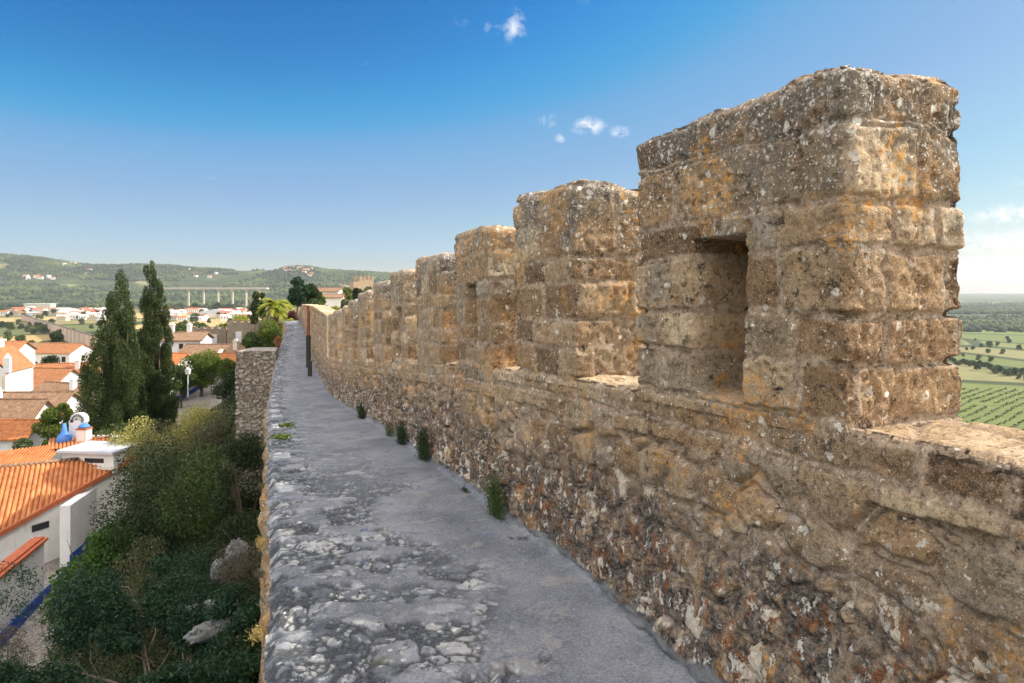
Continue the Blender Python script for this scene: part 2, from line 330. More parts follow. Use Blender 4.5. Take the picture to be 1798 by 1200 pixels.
# ------------------------------------------------------------------ lines of the wall, measured from the picture (y = distance ahead)
def curve(pts, smooth=1.2):
    a = np.array(pts, float); g = np.arange(a[0, 0], a[-1, 0] + .01, .1); v = np.interp(g, a[:, 0], a[:, 1])
    k = np.hanning(int(smooth / .1) | 1); k /= k.sum(); pad = len(k) // 2
    vp = np.concatenate([2 * v[0] - v[pad:0:-1], v, 2 * v[-1] - v[-2:-pad-2:-1]]); v = np.convolve(vp, k, 'valid')
    return lambda y: np.interp(y, g, v)
xin = curve([(-4, 3.78), (1.8, 1.34), (2.34, 1.105), (3.43, .63), (4.84, .03), (6.47, -.53), (8.2, -1.13), (9.7, -1.68), (11.2, -2.22), (12.8, -2.80), (14.05, -3.27), (15.9, -3.88), (17.8, -4.54), (19.7, -5.17), (27, -7.69), (37, -11.14), (46, -14.6)])
zsl = curve([(-4, -.42), (2.34, -.46), (3.43, -.49), (4.84, -.56), (6.47, -.69), (8.2, -.85), (9.7, -.99), (11.2, -1.13), (12.8, -1.29), (14.05, -1.43), (15.9, -1.61), (17.8, -1.77), (19.7, -1.92), (27, -1.9), (46, -1.2)])
zwk = curve([(-4, -1.6), (2.8, -1.62), (4.4, -1.65), (5.9, -1.74), (9.25, -2.0), (13.2, -2.36), (17.7, -2.82), (19.7, -3.0), (23.4, -2.98), (27, -2.94), (30, -2.62), (37, -1.90), (46, -1.85)])
xlf = curve([(-4, 1.35), (2.84, -.99), (4, -1.395), (7.3, -2.55), (17.7, -6.17), (25.6, -8.72), (30, -10.0), (36, -11.6), (46, -15.2)])
ztop = lambda y: zsl(y) + (1.17) * sstep(19.95, 20.1, y) * (1 - .0 * y) + (1 - sstep(20, 27, y)) * 0
def ztopf(y):
    full = np.interp(y, [19, 22, 27, 27.5, 37, 39.5], [-.80, -.74, -.66, -.66, -.80, -2.0])
    return np.where(y > 20.25, full, zsl(y))
T = .58
def wdir(y):
    e = .4; dx = (xin(y + e) - xin(y - e)) / (2 * e); n = np.hypot(dx, 1); return dx / n, 1 / n
def WP(y, o, z):
    """point at distance y along, o metres outwards from the inner face"""
    dx, dy = wdir(y); return np.stack([xin(y) + dy * o, y - dx * o, z + 0 * y], -1)
gy = np.arange(-4, 46.01, .05); gs = np.concatenate([[0], np.cumsum(np.hypot(np.diff(xin(gy)), np.diff(gy)))]); gs -= np.interp(0, gy, gs)
arc = lambda y: np.interp(y, gy, gs)
def ystations(y0, y1, k=.0032, mn=.007, mx=.12):
    ys = [y0]; 
    while ys[-1] < y1: ys.append(ys[-1] + min(mx, max(mn, k * abs(ys[-1])))) 
    ys[-1] = y1; return np.array(ys)

wall_org = np.array([xin(6.) + .3, 6., -8.0])
castle_wall = thing('castle_wall', wall_org, 'old lichen-stained limestone battlement wall running along the right of the walkway', 'castle wall')
# sizes of courses above the sill
CR = [-.30, -.13, .0, .20, .37, .60, .76, 1.02, 1.20, 1.4, 1.6]
def rubble(u, z, seed):
    """irregular stones: returns joint depth mask, id, relief"""
    wu = .045 * fbm(u * 5, z * 5, seed + 1, 3) * 2; wz = .045 * fbm(u * 5, z * 5, seed + 2, 3) * 2
    a, b, i = voro((u + wu) / .25, (z + wz) / .155, seed, .9)
    e = (b - a) * .09
    a2, b2, i2 = voro((u + wu * 1.3) / .10 + 40, (z + wz * 1.3) / .075, seed + 7, .9)
    small = i > .72                                # some cells break up into small packing stones
    e = np.where(small, np.minimum(e, (b2 - a2) * .04), e); i = np.where(small, i2, i)
    return e, i
def stonefield(S, zr, seed, lowcut=-.22):
    """height field and tone of the wall skin; zr = height over the sill"""
    wu = .016 * fbm(S * 9, zr * 9, seed, 3) * 2 + .02 * fbm(S * 2.2, zr * 2.2, seed + 31, 2); wz = .016 * fbm(S * 9, zr * 9, seed + 4, 3) * 2 + .05 * fbm(S * 1.3, zr * .6, seed + 8, 2)
    eu, ez, i1 = ashlar(S + wu, zr + wz, CR, .40, seed); e1 = np.minimum(eu, ez)
    e2, i2 = rubble(S, zr, seed + 50)
    lowm = zr + .05 * fbm(S * 2, zr * 0, seed + 77, 2) < lowcut
    e = np.where(lowm, e2, e1); i = np.where(lowm, i2, i1)
    jw = np.where(lowm, .6, .75) * (.012 + .022 * (fbm(S * 4, zr * 4, seed + 12, 3) + .5))
    er = .5 + fbm(S * 1.5, zr * 1.5, seed + 14, 2) * 1.6      # how deeply the joints have washed out here
    body = sstep(0, 1, (e - jw * .5) / np.where(lowm, .020, .007))
    wash = np.clip((er - .5) * 3.2, 0, 1)
    dep = np.where(lowm, .006 + .020 * np.clip(er, 0, 1), np.where(eu < ez, .002 + .004 * wash, .002 + .010 * wash))
    h = -dep * (1 - body)
    h = h + np.where(lowm, .010, .000) * (1 - np.exp(-np.clip(e, 0, 1) / .05)) + (i - .5) * np.where(lowm, .034, .016) * body
    h = h + np.where(lowm, .018, .012) * fbm(S * 6, zr * 6, seed + 21, 5, .6) + .010 * fbm(S * 28, zr * 28, seed + 22, 4, .6) * 1.4
    pit = fbm(S * 17, zr * 17, seed + 23, 3, .6); h = h - .014 * sstep(.16, .27, pit)
    crk = np.exp(-((e - jw * .75) / np.where(lowm, .008, .0055)) ** 2) * sstep(-.12, .14, fbm(S * 3, zr * 6, seed + 28, 4, .6) + np.where(lowm, .12, 0)); h = h - crk * np.where(lowm, .026, .013)
    scal = fbm(S * 3.5 + i * 9, zr * 3.5, seed + 25, 2); h = h + .012 * np.round(scal * 5) / 5 * body
    joint = 1 - sstep(0, 1, (e - jw * .75 + .010 * fbm(S * 30, zr * 30, seed + 27, 3)) / .012)
    return h, i, joint

def build_parapet():
    Y = ystations(.35, 39.5); Y = np.concatenate([np.arange(-3, .35, .03), Y]); nu = len(Y)
    zt = ztopf(Y); zw = zwk(Y)
    # profile rows: inner face 0..nI, top, outside
    nI = 150; vI = np.linspace(0, 1, nI); vT = np.linspace(0, 1, 48)[1:]; vO = np.linspace(0, 1, 40)[1:] ** 1.6
    S = arc(Y)
    zi = (zw - .12)[:, None] * (1 - vI) + zt[:, None] * vI
    Sg = np.repeat(S[:, None], nI, 1); zr = zi - np.where(Y > 20, zsl(Y), zt)[:, None]
    h, i, j = stonefield(Sg, zr, 11)
    edge = sstep(.0, .045, (zt[:, None] - zi)); 
    pos = WP(Y[:, None] + 0 * zi, 0 * zi, zi)
    dx, dy = wdir(Y); nin = np.stack([-dy, dx, 0 * dx], -1)
    # slight swelling of the foot, and the rounded upper arris
    o = h - .03 * (1 - edge) ** 2 + (.17 * (1 - sstep(2.6, 4.5, Y)))[:, None] * (1 - vI)[None, :] ** 1.5
    pos = pos + nin[:, None, :] * o[..., None]
    hg = zi - zw[:, None]
    up = np.zeros_like(hg)
    # top
    ot = (vT * T)[None, :] + 0 * zt[:, None]; St = np.repeat(S[:, None], len(vT), 1)
    a, b, it = voro(St / .42 + .06 * fbm(St * 6, ot * 6, 71, 3), ot / .36 + .06 * fbm(St * 6, ot * 6, 72, 3), 73, .8)
    et = (b - a) * .15; ht = .016 * (sstep(.0, .03, et) - 1) + (it - .5) * .03 + .03 * fbm(St * 5, ot * 5, 74, 5, .6) + .012 * fbm(St * 25, ot * 25, 75, 3)
    crk = np.abs(fbm(St * 2.2, ot * 7, 76, 4)); ht = ht - .02 * (1 - sstep(.0, .018, crk))
    ht = ht - .02 * (1 - sstep(0, .05, ot)) - .02 * sstep(T - .05, T, ot)
    pt = WP(Y[:, None] + 0 * ot, ot, zt[:, None] + ht)
    # the outside
    zo = zt[:, None] * (1 - vO) + (-9.5) * vO; So = np.repeat(S[:, None], len(vO), 1)
    ho, io, jo = stonefield(So + 50, zo - zt[:, None], 19, .0)
    po = WP(Y[:, None] + 0 * zo, T + ho + .0 * zo, zo)
    V = np.concatenate([pos, pt, po], 1); nv = V.shape[1]
    tone = np.concatenate([i, it * .12 + .88, io], 1); jt = np.concatenate([j, 1 - sstep(.004, .02, et), jo], 1)  # top stones made paler in tone, putting the sun's brightness into their colour
    H = np.concatenate([hg, 0 * ot + 1.5, 0 * zo + 1.5], 1); U = np.concatenate([up, 0 * ot - 3.0, 0 * zo], 1)
    return mesh_np('parapet', V.reshape(-1, 3) - wall_org, grid_faces(nu, nv)[:, ::-1], M_WALL, castle_wall, dict(tone=tone, joint=jt, hgt=H, upk=U))
build_parapet()

def build_merlon(y0, y1, top0, top1, seed, niche=None, dens=None, T2=T):
    """y0 near end, y1 far end; tops above eye level at the near and far inner corners"""
    d = dens or max(.0065, .0026 * y0)
    def side(pa, pb, inc_a=False):
        n = max(3, int(np.linalg.norm(np.array(pb) - np.array(pa)) / d)); t = np.linspace(0, 1, n)[:-1]
        return [(pa[0] + (pb[0] - pa[0]) * k, pa[1] + (pb[1] - pa[1]) * k) for k in t]
    lp = side((y1, 0), (y0, 0)) + side((y0, 0), (y0, T2)) + side((y0, T2), (y1, T2)) + side((y1, T2), (y1, 0))
    lp = np.array(lp); nn = len(lp)
    # round the corners
    k = max(1, int(.008 / d)); ker = np.hanning(2 * k + 3); ker /= ker.sum(); r = len(ker) // 2
    sm = np.zeros_like(lp)
    for q in range(-r, r + 1): sm += np.roll(lp, -q, 0) * ker[q + r]
    lp = sm
    bp = WP(lp[:, 0], lp[:, 1], 0 * lp[:, 0])[:, :2]
    tg = np.roll(bp, -1, 0) - np.roll(bp, 1, 0); tg /= np.linalg.norm(tg, axis=1)[:, None]
    nr = np.stack([tg[:, 1], -tg[:, 0]], -1)
    cen = bp.mean(0); 
    if ((bp - cen) * nr).sum() < 0: nr = -nr
    sn = np.zeros_like(nr)
    for q in range(-r, r + 1): sn += np.roll(nr, -q, 0) * ker[q + r]
    nr = sn / np.linalg.norm(sn, axis=1)[:, None]
    U = np.concatenate([[0], np.cumsum(np.linalg.norm(np.diff(bp, axis=0), axis=1))])
    peri = U[-1] + np.linalg.norm(bp[0] - bp[-1])
    f = (lp[:, 0] - y0) / (y1 - y0)
    ztp = top0 + (top1 - top0) * f + .045 * fbm(U * 3, U * 0, seed + 90, 3) + .012 * fbm(U * 12, U * 0 + 5, seed + 91, 3)
    # capstones are separate slabs of slightly different height
    slab = np.floor(U / .33 + hsh(seed) * 3); ztp = ztp + (hsh(slab, seed + 1) - .5) * .022
    zb = zsl(lp[:, 0]) - .045
    nz = max(8, int((top0 - zsl(y0)) / d)); v = np.linspace(0, 1, nz)
    Z = zb[:, None] * (1 - v) + ztp[:, None] * v; Ug = np.repeat(U[:, None], nz, 1)
    zr = Z - zsl(lp[:, 0])[:, None] * .6 - zsl(y0) * .4
    # courses: scaled so that the last one is the capstone
    Hh = top0 - zsl(y0); sc_ = Hh / 1.20
    # wrap the pattern so that it closes round the block
    nst = max(1, round(peri / .36)); Us = Ug * (nst * .36 / peri)
    h, i, j = stonefield(Us + seed * 3.7, np.clip(zr / sc_, -.1, 1.39), seed, -5)
    # blend start/end of the loop
    w = sstep(peri - .12, peri, Ug); h0 = np.repeat(h[:1], nn, 0); h = h * (1 - w) + h0 * w
    big = .035 * fbm(Ug * 1.6, zr * 1.6, seed + 60, 2)      # whole stones out of line
    h = h + big * .35
    # washed-out beds show on the corners
    cz = np.clip(zr / sc_, -.1, 1.39); ced = np.min(np.abs(cz[..., None] - np.array(CR)[None, None, :]), -1)
    crn = (sstep(.10, .02, np.minimum(np.abs(lp[:, 1]), np.abs(lp[:, 1] - T2))) * sstep(.10, .02, np.minimum(np.abs(lp[:, 0] - y0), np.abs(lp[:, 0] - y1))))[:, None]
    bedw = hsh(np.argmin(np.abs(cz[..., None] - np.array(CR)[None, None, :]), -1), seed + 61)
    h = h - .045 * crn * (1 - sstep(.008, .020, ced)) * sstep(.45, .8, bedw) + .03 * crn * fbm(Ug * 4, cz * 7, seed + 62, 4, .6)
    h = h + .012 * sstep(.9, 1.2, cz) * 1.0
    top_edge = sstep(.05, 0, ztp[:, None] - Z); h = h - .03 * top_edge ** 2
    if niche:
        for (na, nb, nz0, nz1, dep) in niche:          # along y, heights above sill
            wob = .018 * fbm(Ug * 8, Z * 8, seed + 70, 3)
            a = sstep(-.012, .012, lp[:, 0][:, None] - na + wob) * sstep(.012, -.012, lp[:, 0][:, None] - nb + wob)
            b = sstep(-.012, .012, zr - nz0 + wob) * sstep(.012, -.012, zr - nz1 + wob) * (lp[:, 1] < .03)[:, None]
            h = h - dep * a * b
    pos = np.concatenate([np.repeat(bp[:, None, :], nz, 1) + nr[:, None, :] * h[..., None], Z[..., None]], -1)
    # top: rings shrinking towards the middle line
    c0 = WP(np.array([y0 + min(T2, y1 - y0) * .5]), np.array([T2 / 2]), 0)[0, :2]; c1 = WP(np.array([y1 - min(T2, y1 - y0) * .5]), np.array([T2 / 2]), 0)[0, :2]
    ax = c1 - c0; tt = np.clip(((bp - c0) @ ax) / max(1e-6, ax @ ax), 0, 1); med = c0 + tt[:, None] * ax
    K = max(6, int(.29 / (d * 1.8))); rings = []; rt = []; 
    rim = pos[:, -1, :2]; zc = ztp.mean()
    for q in range(1, K + 1):
        w = q / K; xy = rim * (1 - w) + med * w; zz = ztp * (1 - sstep(0, .9, w)) + (zc + (top1 - top0) * (tt - .5)) * sstep(0, .9, w)
        xx, yy = xy[:, 0], xy[:, 1]; gain = sstep(0, .15, w)
        zz = zz + gain * (.035 * fbm(xx * 5, yy * 5, seed + 80, 4) + .012 * fbm(xx * 22, yy * 22, seed + 81, 3)) + .012 * sstep(0, .2, w)
        rings.append(np.stack([xx, yy, zz], -1)); rt.append(hsh(slab, seed + 2))
    Rg = np.stack(rings, 1)
    V = np.concatenate([pos, Rg], 1); nv = V.shape[1]
    tone = np.concatenate([i, np.stack(rt, 1)], 1); jt = np.concatenate([j, 0 * Rg[..., 0]], 1)
    hgt = np.full(tone.shape, 1.5); up = np.concatenate([sstep(.55, 1.2, cz), 0 * Rg[..., 0] + 1], 1)
    fc = grid_faces(nn, nv, True)
    o = mesh_np('merlon', V.reshape(-1, 3) - wall_org, fc, M_WALL, castle_wall, dict(tone=tone, joint=jt, hgt=hgt, upk=up))
    return o
def yat(px, lo=1.0, hi=30):
    """distance at which the wall's inner face meets picture column px"""
    ys = np.linspace(lo, hi, 4000); u = xin(ys) / ys * F + 899; return float(np.interp(-px, -u, ys))
def zat(py, y): return (508 - py) / F * y
ML = [  # far px, near px, top py far, top py near
    (1120, 1486, 250, 112), (905, 1010, 343, 322), (800, 864, 410, 398), (730, 776, 454, 447), (686, 714, 479, 474),
    (656, 676, 498, 493), (628, 643, 516, 512), (612, 621, 529, 526), (600, 606.5, 540, 537), (585, 592, 547, 544), (576.5, 581, 553, 551)]
for k, (xf, xn, tf, tn) in enumerate(ML):
    ya, yb = yat(xn), yat(xf)
    ni = None
    if k == 0: ni = [(yat(1306), yat(1218), .03, .68, .36)]
    if k == 2: ni = [(yat(836), yat(818), .02, .66, .34)]
    if k == 4: ni = [(yat(703.5), yat(695), .02, .66, .34)]
    if k == 6: ni = [(yat(637.5), yat(634), .1, .7, .34)]
    build_merlon(ya, yb, zat(tn, ya), zat(tf, yb), 101 + k * 13, ni)

# ------------------------------------------------------------------ the walkway and the wall body under its left edge
def build_walkway():
    Y = ystations(.9, 41, .0034, .0072); Y = np.concatenate([np.arange(-3, .9, .04), Y]); nu = len(Y); nv = 250
    v = np.linspace(0, 1, nv); S = arc(Y)
    xl = xlf(Y) + .035 * fbm(S * 3, S * 0, 301, 4) * 2 + .02 * fbm(S * 14, S * 0, 302, 3); xr = xin(Y) + .06
    X = xl[:, None] * (1 - v) + xr[:, None] * v; Yg = Y[:, None] + 0 * X; Z = zwk(Y)[:, None] + 0 * X
    w = (X - xl[:, None]); wr = xr[:, None] - X
    side = w + .55 * fbm(X * 1.1, Yg * .8, 303, 4) * 2 + .18 * fbm(X * 5, Yg * 4, 304, 3) * 2
    cem = sstep(.78, 1.12, side) 
    isl = fbm(X * 2.2, Yg * 1.8, 305, 4, .6); cem = np.maximum(cem, sstep(.17, .22, isl) * .9)
    cem = cem * (1 - .9 * sstep(.24, .28, fbm(X * 3.5, Yg * 2.6, 306, 4, .6)))
    cem = np.maximum(cem, sstep(4.5, 8, Yg) * .75 * sstep(.25, .55, w + .35 * fbm(X * 1.6, Yg * 2.2, 321, 4)))
    cem = np.maximum(cem, sstep(.02, .16, fbm(X * 2.6, Yg * 4.5, 322, 4, .6)) * .75)
    # flat bedded stones
    wx = .05 * fbm(X * 7, Yg * 7, 307, 4, .6) * 2; wy = .05 * fbm(X * 7, Yg * 7, 308, 4, .6) * 2
    a, b, i = voro((X + wx) / .24, (Yg + wy) / .19, 309, .95); a2, b2, i2 = voro((X + wx) / .105, (Yg + wy) / .085, 310, .95); a3, b3, i3 = voro((X + wx * .7) / .05, (Yg + wy * .7) / .042, 319, .95)
    e1 = (b - a) * .10 - .012; e2 = (b2 - a2) * .044 - .010 * hsh(np.round(i2 * 1e6)); e3 = (b3 - a3) * .022 - .006 * hsh(np.round(i3 * 1e6))
    k1 = i > .80; k2 = i2 > .52; e = np.where(k1, e1, np.where(k2, e2, e3)); i = np.where(k1, i * .5 + .5, np.where(k2, i2 * .8, i3 * .75))
    e = e + .008 * fbm(X * 22, Yg * 22, 320, 3, .6)
    body = sstep(.000, .007, e)
    hs = -.006 * (1 - body) + (i - .5) * .012 * body + .012 * fbm(X * 7, Yg * 7, 311, 4, .5) + .004 * fbm(X * 35, Yg * 35, 312, 3)
    hs = hs - .03 * sstep(.1, .3, fbm(X * 2.5, Yg * 2, 314, 3)) 
    hc = .012 + .018 * fbm(X * 1.2, Yg * 1.0, 313, 4) + .004 * fbm(X * 12, Yg * 12, 315, 4)
    h = hs * (1 - cem) + hc * cem - .003 * sstep(.008, .0, np.abs(fbm(X * 1.3, Yg * .9, 318, 5, .6))) * cem
    h = h + .05 * sstep(.14, .0, wr) ** 2 * (1 + 1.6 * fbm(Yg * 5, X * 0, 316, 4)) + .02 * sstep(.5, .0, wr)   # fillet against the wall
    h = h - .05 * sstep(.10, .0, w) ** 2 * (1 + fbm(Yg * 6, X * 0, 317, 3))
    top = np.stack([X, Yg, Z + h], -1)
    # left face
    nd = 46; vd = np.linspace(0, 1, nd)[1:] ** 1.7
    zd = (Z[:, :1] + h[:, :1]) * (1 - vd) + (-11.0) * vd; Sd = np.repeat(S[:, None], nd - 1, 1)
    hd, idn, jd = stonefield(Sd + 9, zd - Z[:, :1], 331, 5)
    dx, dy = wdir(Y); batter = .012 * (zd - Z[:, :1])
    pd = np.stack([xl[:, None] - dy[:, None] * (hd * 1.3 - batter * -1 - hd[:, :1] * 1.3), Yg[:, :1] - 0 * zd, zd], -1)
    return top, pd, (cem, i, 1 - body), (hd, idn, jd), nu, nv, nd
tp, pd, (cem, it, jt), (hd, idn, jd), nu, nv, nd = build_walkway()
wk = mesh_np('walkway', tp.reshape(-1, 3), grid_faces(nu, nv), M_WALK, None, dict(tone=it, joint=jt, cem=cem)); wk['kind'] = 'structure'
Vb = np.concatenate([tp[:, :1] - np.array([-.01, 0, .004]), pd], 1); n1 = Vb.shape[1]
mesh_np('masonry_body', Vb.reshape(-1, 3) - wall_org, grid_faces(nu, n1)[:, ::-1], M_WALL, castle_wall,
        dict(tone=np.concatenate([idn[:, :1], idn], 1), joint=np.concatenate([jd[:, :1], jd], 1), hgt=np.full((nu, n1), 1.5), upk=np.zeros((nu, n1))))
# ------------------------------------------------------------------ terrain
def ext(fn):
    def g(y):
        y = np.asarray(y, float); a = fn(np.clip(y, -4, 45)); return a + np.where(y > 45, (y - 45) * -.35, 0) + np.where(y < -4, (y + 4) * -.42, 0)
    return g
XL, XR = ext(xlf), ext(lambda y: xin(y) + T)
ST = np.array([(10, -16, -15.6), (28, -19.8, -15.0), (37, -24.0, -14.5), (50, -28.2, -13.2), (62, -31.6, -12.4), (78, -31.0, -10.3), (95, -36.5, -9.6), (120, -48, -12)], float)
stx = lambda y: np.interp(y, ST[:, 0], ST[:, 1]); stz = lambda y: np.interp(y, ST[:, 0], ST[:, 2])
SKY_L = np.array([(-400, 440), (0, 449), (40, 452), (70, 455), (120, 463), (160, 468), (210, 468), (240, 466), (300, 468), (345, 473), (380, 474), (430, 476), (480, 474), (510, 470), (540, 470), (570, 476), (620, 479), (690, 482), (900, 492), (1200, 505), (1690, 516), (1798, 516), (2400, 510)], float)
def terr(x, y):
    x = np.asarray(x, float); y = np.asarray(y, float); r = np.hypot(x, y); yy = np.maximum(y, -60)
    t = (XL(yy) - x) * .94; tr = (x - XR(yy)) * .94
    zb = np.interp(yy, [-60, 24, 38, 60, 110, 260, 420, 800], [-8.6, -8.3, -8.0, -7.0, -4.5, -4.5, -12, -42])
    crest = np.interp(yy, [-60, 37, 41, 110, 260, 420, 800], [-8.6, -8.3, -2.9, -3.6, -4.5, -12, -42]); zb0 = zb
    zb = zb + (crest - zb) * (1 - sstep(1.2, 4.5, np.maximum(t, tr - 4)))
    tr = np.maximum(tr - np.clip((yy - 50) / 4, 0, 48), 0) + 0 * tr
    tr = np.where(x > XR(yy), np.maximum(tr, 1e-3), -1)
    tst = np.maximum((XL(yy) - stx(yy)) * .94 - 2.6, 3.0)
    V = np.interp(r, [0, 30, 60, 90, 150, 300, 600, 1000, 14000], [-15.5, -15.5, -17, -20, -26, -40, -47, -49, -49])
    bump = fbm(x * .35, y * .35, 501, 4) * 1.6
    zl = zb + (stz(yy) - zb) * np.clip(t / tst, 0, 1) ** .9 + bump * sstep(0, 2, t) * sstep(0, 1.5, tst - t)
    zl = np.where(t > tst, stz(yy), zl)
    out = t - tst - 5.4; zl = np.where(out > 0, stz(yy) + (np.minimum(V, stz(yy) - .4) - stz(yy)) * sstep(0, 14, out), zl)
    far = sstep(120, 420, r); zl = zl * (1 - far) + V * far * 1.0 if False else np.where(y > 260, np.minimum(zl, V * far + zl * (1 - far)), zl)
    zr = np.interp(np.maximum(tr, 0), [0, 2, 12, 60, 200, 420], [0, -.6, -6, -38, -72, -80]); zr = np.where(zr > -80, np.maximum(zb + zr, -82), zr)
    z = np.where(t > 0, zl, np.where(tr > 0, zr, zb))
    # at long range go over to the valley floors: left one higher, the plain on the right lower
    u = x / np.maximum(y, 1.0); u = np.where(y < 1, np.where(x < 0, -1.0, 1.0), u); wR = sstep(-.16, .05, u)
    fl = V * (1 - wR) + -80 * wR; f2 = sstep(380, 700, r); z = z * (1 - f2) + fl * f2
    # hills
    sk = np.interp(u * F + 899, SKY_L[:, 0], SKY_L[:, 1]); sk = np.where(y < 1, 455, sk)
    tz = (508 - sk) / F
    dd = np.where(y > 400, y, r)
    hl = sstep(1850, 3500, dd); relief = 26 * fbm(x / 420, y / 420, 502, 5) * sstep(1900, 2500, dd) * (1 - .8 * sstep(3100, 3500, dd)); relief = relief * (1 - wR) 
    zh = tz * 3500 + 0 * x
    zL = z + (zh - z) * hl * (.55 + .45 * sstep(2600, 3500, dd)) / 1.0 + relief
    hr = sstep(5500, 9000, dd); zrr = z + (tz * 9000 - z) * hr + 14 * fbm(x / 900, y / 900, 503, 4) * hr * (1 - sstep(8500, 9000, dd)) + 16 * (fbm(x / 600, y / 600, 504, 4) + .1) * sstep(1300, 2600, dd) * (1 - hr)
    z = zL * (1 - wR) + zrr * wR
    z = np.where(dd > 9300, z - (dd - 9300) * .03, z)
    return z
def gz(x, y): return float(terr(np.array([x]), np.array([y]))[0])
def mat_ground():
    n = NB('fields_and_scrub'); x, y, z = n.sep()[0:3]
    vc = n.voro(.0052, out='Color', co=n.scaled((1, .55, 0))); vs = n.sep(vc)
    field = n.mix(n.rng(x, -20, 20), n.ramp(vs[0], [(0, (.16,.16,.06)), (.18, (.38,.27,.12)), (.42, (.24,.20,.09)), (.55, (.44,.32,.15)), (.78, (.12,.14,.05)), (.88, (.36,.26,.12))], 'CONSTANT'), n.ramp(vs[0], [(0, (.085,.115,.030)), (.22, (.20,.19,.08)), (.30, (.12,.15,.042)), (.6, (.16,.175,.06)), (.75, (.13,.16,.045)), (.93, (.30,.24,.12))], 'CONSTANT'))
    ed = n.voro(.0052, 'DISTANCE_TO_EDGE', co=n.scaled((1, .55, 0))); field = n.mix(n.rng(ed, .03, .05, 1, 0), field, (.035,.055,.018))
    st = n.noise(.09, 6, .6, co=n.scaled((.3, 1.6, 0))); field = n.mix(n.rng(st, .45, .7), field, n.mix(1, field, (.6,.68,.5), 'MULTIPLY'))
    near = n.ramp(n.noise(.5, 8, .7), [(.3, (.035,.05,.018)), (.5, (.09,.085,.04)), (.7, (.16,.13,.07))])
    d = n.math('SQRT', n.math('ADD', n.math('MULTIPLY', x, x), n.math('MULTIPLY', y, y)))
    c = n.mix(n.rng(d, 110, 190), near, field)
    forest = n.ramp(n.noise(.012, 8, .75), [(.35, (.018,.032,.012)), (.55, (.045,.065,.022)), (.7, (.10,.11,.045))])
    clear = n.noise(.0035, 4, .6); fo = n.mix(n.rng(clear, .58, .62), forest, n.ramp(n.noise(.02, 4), [(.4, (.10,.13,.045)), (.6, (.24,.22,.10))]))
    c = n.mix(n.rng(d, 1750, 2100), c, fo)
    n.color(c); n.b.inputs['Roughness'].default_value = 1; n.bump(n.noise(2.5, 8, .7), .8, .25)
    return n.m
def build_terrain():
    a1 = np.arange(-48, 48.01, .16); a2 = np.arange(49, 312, 1.5); A = np.radians(np.concatenate([a1, a2])); 
    rr = 2.5 * np.exp(np.linspace(0, math.log(15000 / 2.5), 470))
    Ag, Rg = np.meshgrid(A, rr, indexing='ij'); X = np.sin(Ag) * Rg; Y = np.cos(Ag) * Rg; Z = terr(X, Y)
    mesh_np('ground', np.stack([X, Y, Z], -1).reshape(-1, 3), grid_faces(len(A), len(rr), True)[:, ::-1], mat_ground())['kind'] = 'structure'
build_terrain()
# street: a sheet of cobbles laid over the ground
def mat_cobble():
    n = NB('pale_cobbles'); v = n.voro(9, 'F1'); e = n.voro(9, 'DISTANCE_TO_EDGE'); cc = n.sep(n.voro(9, out='Color'))
    c = n.ramp(cc[0], [(0, (.24,.22,.20)), (.5, (.36,.33,.30)), (1, (.48,.45,.41))]); c = n.mix(n.rng(e, .02, .07), (.10,.09,.08), c)
    c = n.mix(n.rng(n.noise(.8, 6), .45, .7, 0, .5), c, (.22,.19,.16)); n.color(c); n.bump(e, .8, .02); return n.m
def strip(name, w0, w1, dz, mat, y0=11, y1=93):
    ys = np.arange(y0, y1, .5); dx = np.gradient(stx(ys), ys); nn = np.hypot(dx, 1); w = np.linspace(w0, w1, 9)
    X = stx(ys)[:, None] + w[None, :] / nn[:, None]; Y = ys[:, None] - (w[None, :] * dx[:, None]) / nn[:, None]
    Z = np.repeat(stz(ys)[:, None], 9, 1); Zt = terr(X, Y); Z = np.maximum(Z, Zt) + dz
    return mesh_np(name, np.stack([X, Y, Z], -1).reshape(-1, 3), grid_faces(len(ys), 9), mat)
strip('street', -2.2, 2.3, .05, mat_cobble())['kind'] = 'structure'

